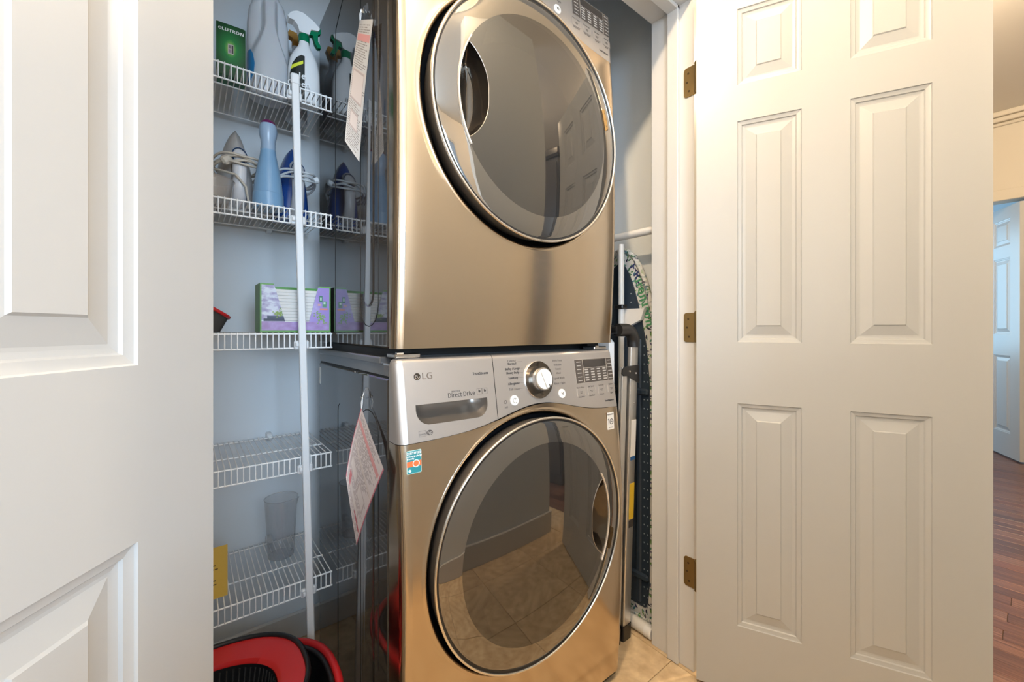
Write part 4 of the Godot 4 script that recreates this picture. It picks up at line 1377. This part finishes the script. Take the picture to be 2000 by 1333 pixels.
func ring_list(rx: float, rz: float, n := 28) -> Array:
	var q := []
	for i in n: q.append(Vector3(cos(TAU * i / n) * rx, 0.004, sin(TAU * i / n) * rz))
	return q


func second_shelf() -> void:
	var y := LEVELS[1] + 0.0015
	var a := iron("clothes_iron", "grey and white clothes iron standing on its heel with beige cord wound round it", V(0.1020, y, 1.352), 0.236, M.iron_grey, M.iron_white, M.iron_navy, M.cord_beige, 0.06)
	put("cord_tail", geo().tube([Vector3(-0.055, 0.10, 0.02), Vector3(-0.045, 0.09, 0.055), Vector3(-0.012, 0.080, 0.078), Vector3(0.010, 0.055, 0.076), Vector3(0.018, 0.02, 0.065), Vector3(0.02, 0.004, 0.05)], 0.0030, 7), M.cord_beige, a)
	put("plug", geo(Transform3D(Basis(Vector3(0, 0, 1), 0.6), Vector3(-0.030, 0.118, 0.062))).box(Vector3(-0.012, -0.011, -0.008), Vector3(0.012, 0.011, 0.008), 0.005), M.cord_beige, a)
	var b := iron("clothes_iron", "dark blue clothes iron with white handle behind the white upright bar", V(0.2440, y, 1.360), 0.226, M.iron_blue, M.iron_white, M.iron_navy, M.cord_white, 0.04)
	put("plug", geo(Transform3D(Basis(Vector3(0, 0, 1), 0.2), Vector3(0.052, 0.126, 0.036))).box(Vector3(-0.010, -0.009, -0.007), Vector3(0.010, 0.009, 0.007), 0.004), M.cord_white, b)
	var s := thing("starch_bottle", "tall blue bottle with a round purple topped cap between the two irons", "bottle", V(0.1665, y, 1.268))
	put("body", geo().lathe([Vector2(0, 0), Vector2(0.0345, 0), Vector2(0.0368, 0.004), Vector2(0.0362, 0.040), Vector2(0.0350, 0.0415), Vector2(0.0345, 0.046), Vector2(0.0318, 0.075), Vector2(0.0275, 0.103), Vector2(0.0225, 0.128), Vector2(0.0190, 0.146), Vector2(0.0178, 0.158), Vector2(0, 0.158)], 48), M.blue_bottle, s, 30.0)
	put("neck", geo().lathe([Vector2(0, 0.157), Vector2(0.0176, 0.157), Vector2(0.0178, 0.160), Vector2(0.0170, 0.175), Vector2(0.0178, 0.186), Vector2(0.0205, 0.197), Vector2(0.0216, 0.208), Vector2(0.0206, 0.220), Vector2(0.0176, 0.229), Vector2(0, 0.229)], 48), M.blue_neck, s, 40.0)
	put("cap", geo().lathe([Vector2(0, 0.222), Vector2(0.0186, 0.2275), Vector2(0.0160, 0.234), Vector2(0.0100, 0.2385), Vector2(0, 0.240)], 40), M.purple, s, 60.0)
	var t := thing("plastic_tub", "small translucent plastic tub at the left end of the second shelf", "tub", V(0.0390, y, 1.258))
	put("wall", geo().lathe([Vector2(0.0, 0.001), Vector2(0.040, 0.001), Vector2(0.043, 0.004), Vector2(0.0515, 0.048), Vector2(0.0530, 0.050), Vector2(0.0515, 0.0515), Vector2(0.050, 0.049), Vector2(0.0415, 0.006), Vector2(0.0, 0.004)], 48, false), M.tub_plastic, t, 40.0)
	put("rim", geo().tube(ring_list(0.052, 0.052, 48).map(func(q): return q + Vector3(0, 0.0465, 0)), 0.0014, 6, true), M.tub_plastic, t)


func lower_shelves() -> void:
	var y := LEVELS[2] + 0.0015
	# carton of dryer sheets with a cut-away front
	var b := thing("dryer_sheet_box", "purple and white carton of dryer sheets with green edges and cut-away front", "carton", V(0.2265, y, 1.262), "", 0.02)
	var w := 0.0855
	var h := 0.127
	put("back", geo().box(Vector3(-w, 0, -0.041), Vector3(w, h, -0.040)).box(Vector3(-w, 0, -0.041), Vector3(w, 0.001, 0.040)), M.green_edge, b)
	put("side", geo().box(Vector3(-w, 0, -0.041), Vector3(-w + 0.001, h, 0.041)), M.green_edge, b)
	put("side", geo().box(Vector3(w - 0.001, 0, -0.041), Vector3(w, h, 0.041)), M.green_edge, b)
	var im := Image.create(256, 192, false, Image.FORMAT_RGB8)
	var n := FastNoiseLite.new()
	n.seed = 4
	n.frequency = 0.022
	for j in 192:
		for i in 256:
			var v := n.get_noise_2d(i, j * 1.6)
			var c := Color(0.83, 0.85, 0.90).lerp(Color(0.60, 0.57, 0.72), clampf(v * 1.6 + 0.35, 0, 1))
			if i > 128: c = Color(0.63, 0.54, 0.80).lerp(Color(0.80, 0.80, 0.88), clampf(1.0 - absf(i - 165.0) / 45.0 + v * 0.5, 0, 1) * (1.0 if j < 110 else 0.25))
			if j > 148: c = Color(0.62, 0.50, 0.70).lerp(Color(0.70, 0.60, 0.80), clampf(v + 0.5, 0, 1))
			if i < 5 or i > 250 or j > 184 or (j < 6): c = Color(0.36, 0.60, 0.25)
			im.set_pixel(i, j, c)
	im.fill_rect(Rect2i(12, 138, 74, 10), Color(0.14, 0.18, 0.28))
	im.fill_rect(Rect2i(24, 127, 60, 11), Color(0.20, 0.25, 0.35))
	for q in 60:
		var a := Vector2(rng.randfn(215, 9), rng.randfn(132, 12))
		im.fill_rect(Rect2i(int(clampf(a.x, 190, 246)), int(clampf(a.y, 104, 168)), 5, 4), Color(0.40, 0.58, 0.22).lerp(Color(0.55, 0.66, 0.4), rng.randf()))
		var e := Vector2(rng.randfn(64, 6), rng.randfn(116, 7))
		im.fill_rect(Rect2i(int(e.x), int(e.y), 4, 4), Color(0.48, 0.60, 0.20))
	for q in [[212, 40, 12, 26, Color(0.12, 0.40, 0.30)], [215, 46, 6, 14, Color(0.8, 0.9, 0.8)], [224, 62, 16, 26, Color(0.30, 0.52, 0.38)], [228, 66, 8, 8, Color(0.85, 0.9, 0.85)], [214, 92, 30, 7, Color(0.86, 0.55, 0.45)], [206, 74, 12, 8, Color(0.85, 0.65, 0.62)]]:
		im.fill_rect(Rect2i(q[0], q[1], q[2], q[3]), q[4])
	var m := mat("sheet_box_print", Color(1, 1, 1), 0.35)
	m.albedo_texture = tex(im)
	var r := Rect2(-w, 0, 2 * w, h)
	put("printed_front", geo().prism(PackedVector2Array([Vector2(-w, 0), Vector2(w, 0), Vector2(w, h), Vector2(0.054, h), Vector2(0.050, 0.112), Vector2(0.030, 0.029), Vector2(-0.028, 0.027), Vector2(-0.050, 0.112), Vector2(-0.055, h), Vector2(-w, h)]), 0.040, 0.0412, r), m, b)
	for i in 13:
		put("dryer_sheet", geo().box(Vector3(-w + 0.003, 0.006 + i * 0.0083, -0.038), Vector3(w - 0.003, 0.0142 + i * 0.0083, 0.036 + 0.0008 * sin(i * 2.3)), 0.0012), M.sheet_white, b)
	# dark bin with a red rim, tipped
	var t := thing("scoop_bin", "dark grey bin with a red rim at the left end of the middle shelf", "bin", V(0.008, y, 1.285))
	var lo := ring_xz(Vector3(0, 0.001, 0), 0.054, 0.040, 32, 3.0)
	var hi := ring_xz(Vector3(0, 0.0, 0), 0.072, 0.052, 32, 3.0)
	for i in hi.size(): hi[i].y = 0.082 - hi[i].x * 0.62
	put("body", geo().loft([lo, hi], true, true, false), M.felt, t, 60.0)
	put("lining", geo().loft([hi, lo], true, false, true, false), M.felt, t, 60.0)
	put("rim", geo().tube(Array(hi), 0.0045, 8, true), M.red, t, 60.0)
	# lowest shelf: beaker and note
	y = LEVELS[4] + 0.0015
	var k := thing("measuring_beaker", "clear plastic measuring beaker with a pouring lip on the lowest shelf", "beaker", V(0.2135, y, 1.3735))
	var outer := []
	for e in [[0.0, 0.030, 0.0], [0.002, 0.034, 0.0], [0.02, 0.0355, 0.0], [0.14, 0.0415, 0.0], [0.172, 0.0435, 1.0]]:
		var ring := ring_xz(Vector3(0, e[0], 0), e[1], e[1], 64)
		for q in ring.size():
			var a := wrapf(atan2(ring[q].z, ring[q].x) - deg_to_rad(48), -PI, PI)
			var f: float = exp(-a * a / 0.035) * (0.3 if e[0] == 0.14 else e[2])
			ring[q] += Vector3(ring[q].x, 0, ring[q].z).normalized() * 0.014 * f + Vector3(0, 0.004 * f, 0)
		outer.append(ring)
	put("wall", geo().loft(outer, true, true, false, false), M.beaker_plastic, k, 60.0)
	put("rim", geo().tube(Array(outer[-1]), 0.0012, 6, true), M.beaker_plastic, k)
	put("base", geo().lathe([Vector2(0, 0.001), Vector2(0.033, 0.001), Vector2(0.034, 0.006), Vector2(0, 0.004)], 48), M.beaker_plastic, k)
	var im2 := Image.create(128, 192, false, Image.FORMAT_RGB8)
	im2.fill(Color(0.80, 0.66, 0.27))
	for i in 11:
		var yy := 26 + i * 14
		var x := 10
		while x < 70 + (i * 37) % 30:
			var l := rng.randi_range(4, 12)
			im2.fill_rect(Rect2i(x, yy, l, 4), Color(0.30, 0.24, 0.10))
			x += l + 3
	var nm := mat("note_print", Color(1, 1, 1), 0.7)
	nm.albedo_texture = tex(im2)
	var o := thing("paper_note", "yellow handwritten note leaning at the left end of the lowest shelf", "note", V(0.035, y, 1.252))
	put("sheet", geo(Transform3D(Basis(Vector3(1, 0, 0), -0.30), Vector3.ZERO)).prism(PackedVector2Array([Vector2(-0.05, 0), Vector2(0.041, 0), Vector2(0.043, 0.118), Vector2(-0.05, 0.118)]), -0.0004, 0.0004, Rect2(-0.05, 0, 0.093, 0.118)), nm, o)


# ---------------------------------------------------------------- on the floor and on the sides of the machines

func mop_bucket() -> void:
	var t := thing("mop_bucket", "red and black spin mop bucket on the floor under the wire shelves", "bucket", V(0.03, 0, 0.990))
	var rows := []
	for e in [[0.0, 0.165, 0.125], [0.006, 0.175, 0.132], [0.15, 0.205, 0.155], [0.255, 0.228, 0.174]]:
		rows.append(ring_xz(Vector3(0, e[0], 0), e[1], e[2], 64, 2.6))
	put("tub", geo().loft(rows, true, true, false), M.bucket_black, t, 60.0)
	put("tub_lining", geo().loft([ring_xz(Vector3(0, 0.255, 0), 0.217, 0.167, 64, 2.6), ring_xz(Vector3(0, 0.02, 0), 0.170, 0.127, 64, 2.6)], true, false, true, false), M.bucket_black, t, 60.0)
	put("tub_rim", geo().tube(Array(ring_xz(Vector3(0, 0.259, 0), 0.232, 0.178, 72, 2.6)), 0.0085, 10, true), M.red, t, 60.0)
	put("tub_edge", geo().tube(Array(ring_xz(Vector3(0, 0.257, 0), 0.218, 0.165, 72, 2.6)), 0.006, 8, true), M.bucket_black, t, 60.0)
	# wringer top with its basket
	var c := Vector3(-0.030, 0.0, -0.012)
	var hole := func(y: float, k: float) -> PackedVector3Array: return ring_xz(c + Vector3(0.008, y, 0.0), 0.140 * k, 0.104 * k, 64, 2.2)
	var top := func(y: float, k: float) -> PackedVector3Array: return ring_xz(c + Vector3(0.0, y, -0.006), 0.206 * k, 0.158 * k, 64, 2.5)
	put("wringer_top", geo().loft([top.call(0.235, 0.98), top.call(0.292, 1.0), top.call(0.298, 0.985), top.call(0.298, 0.95), hole.call(0.292, 1.06), hole.call(0.284, 1.0), hole.call(0.25, 0.985)], true, false, false), M.red_bright, t, 40.0)
	put("wringer_edge", geo().tube(Array(top.call(0.300, 0.995)), 0.0055, 8, true), M.bucket_black, t, 60.0)
	put("basket", geo().loft([hole.call(0.286, 0.985), hole.call(0.16, 0.86), hole.call(0.12, 0.6)], true, false, true, false), M.bucket_black, t, 60.0)
	var a := hole.call(0.279, 0.975) as PackedVector3Array
	var b := hole.call(0.235, 0.93) as PackedVector3Array
	for i in range(0, 64, 1):
		put("basket_rib", geo().tube([a[i], b[i]], 0.0016, 5), M.slate, t)


func sheet_geo(a: Vector3, b: Vector3, c: Vector3, d: Vector3, bend: Vector3) -> Geo:
	# a hanging paper with its four corners, bent outwards in the middle
	var g := geo()
	var n := 8
	for side in [0, 1]:
		var from := g.p.size()
		var at := func(i: int, j: int) -> Vector3:
			var u := float(i) / n
			var v := float(j) / n
			return a.lerp(b, u).lerp(d.lerp(c, u), v) + bend * (sin(PI * v) * 0.8 + sin(PI * u) * 0.2) + Vector3(-0.0006 * side, 0, 0)
		for i in n:
			for j in n:
				g.quad(at.call(i, j), at.call(i + 1, j), at.call(i + 1, j + 1), at.call(i, j + 1), [Vector2(float(i) / n, float(j) / n), Vector2(float(i + 1) / n, float(j) / n), Vector2(float(i + 1) / n, float(j + 1) / n), Vector2(float(i) / n, float(j + 1) / n)])
		if side == 1: g.flip(from)
	return g


func tags_and_hooks() -> void:
	for k in 2:
		var im := Image.create(192, 384, false, Image.FORMAT_RGB8)
		im.fill(Color(0.72, 0.69, 0.69) if k else Color(0.68, 0.68, 0.68))
		var r := RandomNumberGenerator.new()
		r.seed = 20 + k
		for i in 52:
			var yy := 14 + i * 7
			if i in [4, 5, 6, 19, 20]:
				im.fill_rect(Rect2i(10, yy, 172, 7), Color(0.72, 0.52, 0.52) if i < 10 else Color(0.70, 0.66, 0.64))
				continue
			var x := 12
			var stop := 180 - r.randi_range(0, 60)
			while x < stop:
				var l := r.randi_range(5, 22)
				im.fill_rect(Rect2i(x, yy, l, 3), Color(0.48, 0.44, 0.44) if k else Color(0.47, 0.45, 0.44))
				x += l + r.randi_range(3, 7)
		for q in ([[20, 210, 70, 60], [104, 210, 64, 60], [30, 300, 120, 40]] if k else [[18, 150, 150, 90], [40, 270, 100, 50]]):
			im.fill_rect(Rect2i(q[0], q[1], q[2], q[3]), Color(0.62, 0.58, 0.57))
			im.fill_rect(Rect2i(q[0] + 6, q[1] + 6, q[2] - 12, q[3] - 12), Color(0.72, 0.69, 0.68))
		if k:
			im.fill_rect(Rect2i(0, 0, 4, 384), Color(0.66, 0.38, 0.42)); im.fill_rect(Rect2i(188, 0, 4, 384), Color(0.66, 0.38, 0.42))
			im.fill_rect(Rect2i(120, 330, 60, 12), Color(0.62, 0.30, 0.34)); im.fill_rect(Rect2i(30, 280, 20, 60), Color(0.66, 0.40, 0.42))
		var m := mat("leaflet_print_%d" % k, Color(1, 1, 1), 0.6)
		m.albedo_texture = tex(im)
		m.backlight_enabled = true
		m.backlight = Color(0.25, 0.24, 0.23)
		var q := [V(0.3020, 1.7281, 0.9363), V(0.3090, 1.6942, 0.8711), V(0.3020, 1.4104, 0.9398), V(0.2740, 1.4539, 0.9509)] if k == 0 else [V(0.3060, 0.8540, 0.9381), V(0.3050, 0.7514, 0.7991), V(0.2860, 0.5631, 0.9071), V(0.2680, 0.7127, 0.9227)]
		var o: Vector3 = q[0]
		var t := thing("paper_leaflet", "long printed paper leaflet hanging on the dark side of the dryer" if k == 0 else "pink edged printed leaflet hanging by its corner on the dark side of the washing machine", "leaflet", o)
		put("sheet", sheet_geo(q[0] - o, q[1] - o, q[2] - o, q[3] - o, Vector3(-0.004, 0, 0)), m, t, 60.0)
		put("loop", geo().tube([Vector3(0, -0.006, 0.0), Vector3(-0.001, 0.012, 0.002), Vector3(0.002, 0.024, 0.002), Vector3(0.003, 0.012, -0.002), Vector3(0.001, -0.006, -0.001)], 0.0009, 5), M.print_white, t)
		var h := thing("suction_hook", "small clear hook on the side of the dryer holding the long leaflet" if k == 0 else "small clear hook on the side of the washing machine holding the pink edged leaflet", "hook", o + Vector3(X0 - o.x, 0.028, 0.0))
		put("cup", geo(Transform3D(Basis(Vector3(0, 0, 1), PI / 2), Vector3(0.0, 0.004, 0))).lathe([Vector2(0.013, 0.0), Vector2(0.012, 0.0025), Vector2(0.006, 0.005), Vector2(0.004, 0.008), Vector2(0, 0.009)], 20, false), M.beaker_plastic, h, 60.0)
		put("hook", geo().tube([Vector3(-0.006, 0.006, 0), Vector3(-0.009, -0.002, 0), Vector3(-0.008, -0.008, 0), Vector3(-0.011, -0.008, 0), Vector3(-0.013, -0.002, 0)], 0.0013, 6), M.chrome, h)


func step_ladder() -> void:
	var t := thing("step_ladder", "folded aluminium step ladder with black handle between the machines and the closet wall", "step ladder", V(1.143, 0, 0.842))
	var lean := 0.034
	var at := func(y: float, dx := 0.0, dz := 0.0) -> Vector3: return Vector3(dx, y, lean * y + dz)
	var rail := func(dz: float, dx: float, hz: float, hx: float, y0: float, y1: float) -> Geo:
		var rings := []
		for y in [y0, y1]:
			var r := PackedVector3Array()
			for q in round_rect(-hx, -hz, hx, hz, minf(hx, hz) * 0.55, 3): r.append(at.call(y, dx + q.x, dz + q.y))
			rings.append(r)
		return geo().loft(rings)
	for dz in [0.0, -0.33]:
		put("front_rail", rail.call(dz, 0.0, 0.008, 0.0195, 0.03, 0.995), M.aluminium, t)
		put("rear_leg", rail.call(dz - 0.002, -0.046, 0.008, 0.0135, 0.03, 0.91), M.aluminium, t)
		put("foot", rail.call(dz, 0.0, 0.0105, 0.022, 0.0, 0.05), M.black_plastic, t)
		put("foot", rail.call(dz - 0.002, -0.046, 0.0105, 0.0155, 0.0, 0.05), M.black_plastic, t)
		var s := 1.0 if dz == 0.0 else -1.0
		put("bracket", geo(Transform3D(Basis(), at.call(0.885, 0.0, dz + s * 0.0095))).prism(PackedVector2Array([Vector2(-0.068, 0.006), Vector2(-0.066, 0.018), Vector2(-0.056, 0.026), Vector2(-0.045, 0.028), Vector2(0.0205, 0.031), Vector2(0.0205, -0.029), Vector2(-0.004, -0.019), Vector2(-0.040, -0.002), Vector2(-0.060, -0.002)]), -0.0022, 0.0022), M.black_plastic, t)
		for q in [Vector2(-0.031, 0.012), Vector2(0.003, 0.004)]:
			put("rivet", geo(Transform3D(Basis(Vector3(1, 0, 0), PI / 2 * s), at.call(0.885 + q.y, q.x, dz + s * 0.0118))).lathe([Vector2(0, -0.001), Vector2(0.004, -0.001), Vector2(0.003, 0.0018), Vector2(0, 0.0024)], 12), M.satin_chrome, t)
		# bent end of the top handle in black plastic
		var path := [at.call(0.975, 0.0, dz)]
		for i in 9:
			var a := PI / 2 * i / 8.0
			path.append(at.call(0.990 + 0.040 * sin(a), -0.040 * (1.0 - cos(a)), dz))
		path.append(at.call(1.030, -0.085, dz))
		put("handle_end", geo().tube(path, 0.0205, 12), M.black_plastic, t, 60.0)
	put("handle_bar", geo().tube([at.call(1.030, -0.078, 0.0), at.call(1.030, -0.078, -0.33)], 0.0150, 12), M.black_plastic, t, 60.0)
	put("platform", geo().box(at.call(0.76, -0.090, -0.010), at.call(1.0, -0.066, -0.32), 0.010), M.white_plastic, t)
	for y in [0.24, 0.47, 0.70]:
		put("step", geo().box(at.call(y, -0.032, -0.012), at.call(y + 0.024, 0.016, -0.315), 0.004), M.aluminium, t)
	for q in [[0.615, 0.735, "sticker_white"], [0.602, 0.614, "label_blue"], [0.405, 0.525, "label_yellow"], [0.378, 0.403, "print"]]:
		var a: Vector3 = at.call((q[0] + q[1]) * 0.5)
		put("label", geo(Transform3D(Basis(Vector3(1, 0, 0), lean), a)).box(Vector3(-0.008, -(q[1] - q[0]) / 2, 0.0078), Vector3(0.0165, (q[1] - q[0]) / 2, 0.0088)), M[q[2]], t)
	put("rivet", geo(Transform3D(Basis(Vector3(1, 0, 0), PI / 2), at.call(0.79, 0.004, 0.008))).lathe([Vector2(0, -0.001), Vector2(0.004, -0.001), Vector2(0.003, 0.0018), Vector2(0, 0.0024)], 12), M.satin_chrome, t)


func ironing_board() -> void:
	var t := thing("ironing_board", "ironing board with navy underside and patterned cover standing against the right closet wall", "ironing board", V(1.245, 0.0, 0.937))
	# outline in the plane of the wall: first along depth, then up
	var half := []
	for e in [[0.020, 0.110], [0.028, 0.134], [0.045, 0.152], [0.075, 0.163], [0.15, 0.170], [0.5, 0.172], [0.85, 0.170], [0.98, 0.158], [1.07, 0.140], [1.14, 0.122], [1.20, 0.104], [1.25, 0.084], [1.29, 0.060], [1.31, 0.036], [1.318, 0.012]]:
		half.append(Vector2(e[1], e[0]))
	var outline := PackedVector2Array()
	for q in half: outline.append(q)
	for i in range(half.size() - 1, -1, -1): outline.append(Vector2(-half[i].x, half[i].y))
	var inset: PackedVector2Array = Geometry2D.offset_polygon(outline, -0.046)[0]
	# local x of the outline is depth out of the closet, its normal points into the doorway side
	var x := Transform3D(Basis(Vector3(0, 0, 1), Vector3.UP, Vector3(-1, 0, 0)), Vector3.ZERO)
	var im := Image.create(256, 256, false, Image.FORMAT_RGB8)
	im.fill(Color(0.80, 0.80, 0.79))
	var r := RandomNumberGenerator.new()
	r.seed = 31
	var cols := [Color(0.22, 0.42, 0.28), Color(0.30, 0.50, 0.42), Color(0.16, 0.17, 0.34), Color(0.40, 0.55, 0.30), Color(0.25, 0.45, 0.50), Color(0.12, 0.12, 0.22)]
	for i in 260:
		var a := Vector2(r.randf() * 256, r.randf() * 256)
		var d := Vector2.from_angle(r.randf() * TAU)
		var c: Color = cols[r.randi_range(0, 5)]
		var l := r.randi_range(8, 24)
		for k in l:
			var w := maxi(2, int(6.0 * sin(PI * k / l)))
			im.fill_rect(Rect2i(int(fposmod(a.x + d.x * k, 252)), int(fposmod(a.y + d.y * k, 252)), w, w), c)
	var m := mat("cover_print", Color(1, 1, 1), 0.8)
	m.albedo_texture = tex(im)
	m.uv1_triplanar = true
	m.uv1_scale = Vector3(4.2, 4.2, 4.2)
	put("cover", geo(x).prism(outline, -0.022, 0.0), m, t)
	var rim := []
	for q in outline: rim.append(x * Vector3(q.x * 0.985, q.y, -0.004))
	put("cover_edge", geo().tube(rim, 0.010, 8, true), m, t, 60.0)
	put("underside", geo(x).prism(inset, 0.0, 0.004), M.board_navy, t)
	# pressed rails and vent bumps on the metal underside
	for q in [[-0.085, 0.08, 1.0], [0.085, 0.08, 1.0]]:
		put("pressed_rail", geo(x).box(Vector3(q[0] - 0.010, q[1], 0.003), Vector3(q[0] + 0.010, q[2], 0.012), 0.006), M.board_navy, t)
	for y in [0.175, 0.815]:
		put("cross_rail", geo(x).box(Vector3(-0.125, y - 0.012, 0.003), Vector3(0.125, y + 0.012, 0.018), 0.006), M.board_navy, t)
	var vents := geo()
	vents.x = x
	for i in 38:
		for k in [-0.118, -0.05, 0.05, 0.104, 0.118]:
			var y := 0.075 + 0.031 * i
			if absf(k) > 0.165 - 0.045 - maxf(0.0, (y - 0.95) * 0.3): continue
			vents.box(Vector3(k - 0.0022, y - 0.0022, 0.0035), Vector3(k + 0.0022, y + 0.0022, 0.0050), 0.001)
	put("vent_bumps", vents, M.vent_light, t).set_meta("kind", "stuff")
	# white tubular legs folded against the underside, with cross feet
	var leg := geo()
	leg.tube([Vector3(-0.034, 0.04, 0.030), Vector3(-0.034, 1.335, 0.030)], 0.0105, 12)
	put("leg", leg, M.paint_white_metal, t, 60.0)
	put("leg", geo().tube([Vector3(-0.030, 0.06, -0.06), Vector3(-0.030, 1.15, -0.06)], 0.0105, 12), M.paint_white_metal, t, 60.0)
	for f in [[1.362, -0.17, 0.20, 0.0130], [0.022, -0.17, 0.157, 0.0200]]:
		put("foot_bar", geo().tube([Vector3(-0.036, f[0], f[1]), Vector3(-0.036, f[0], f[2])], f[3], 16), M.paint_white_metal, t, 60.0)
		put("end_cap", geo().tube([Vector3(-0.036, f[0], f[2] - 0.022), Vector3(-0.036, f[0], f[2]), Vector3(-0.036, f[0], f[2] + 0.003)], [f[3] + 0.0015, f[3] + 0.0015, f[3] - 0.001], 16), M.white_plastic, t)
	put("bracket", geo(x).prism(PackedVector2Array([Vector2(0.02, 1.105), Vector2(0.115, 1.105), Vector2(0.100, 1.065), Vector2(0.055, 1.045), Vector2(0.02, 1.0)]), 0.004, 0.020), M.paint_white_metal, t)
	put("catch", geo().box(Vector3(-0.050, 1.105, 0.010), Vector3(-0.020, 1.120, 0.047), 0.003), M.black_plastic, t)
	for q in [[1.172, 0.0905, "Iron", -1.25], [1.085, 0.1150, "Iron", -1.32], [1.240, 0.066, "F R", -1.05]]:
		text(t, q[2], 0.030, x * Transform3D(Basis(Vector3(0, 0, 1), q[3]), Vector3(q[1], q[0], 0.0008)), M.green_print if q[2] == "Iron" else M.navy_print, true, 1.0, "print")
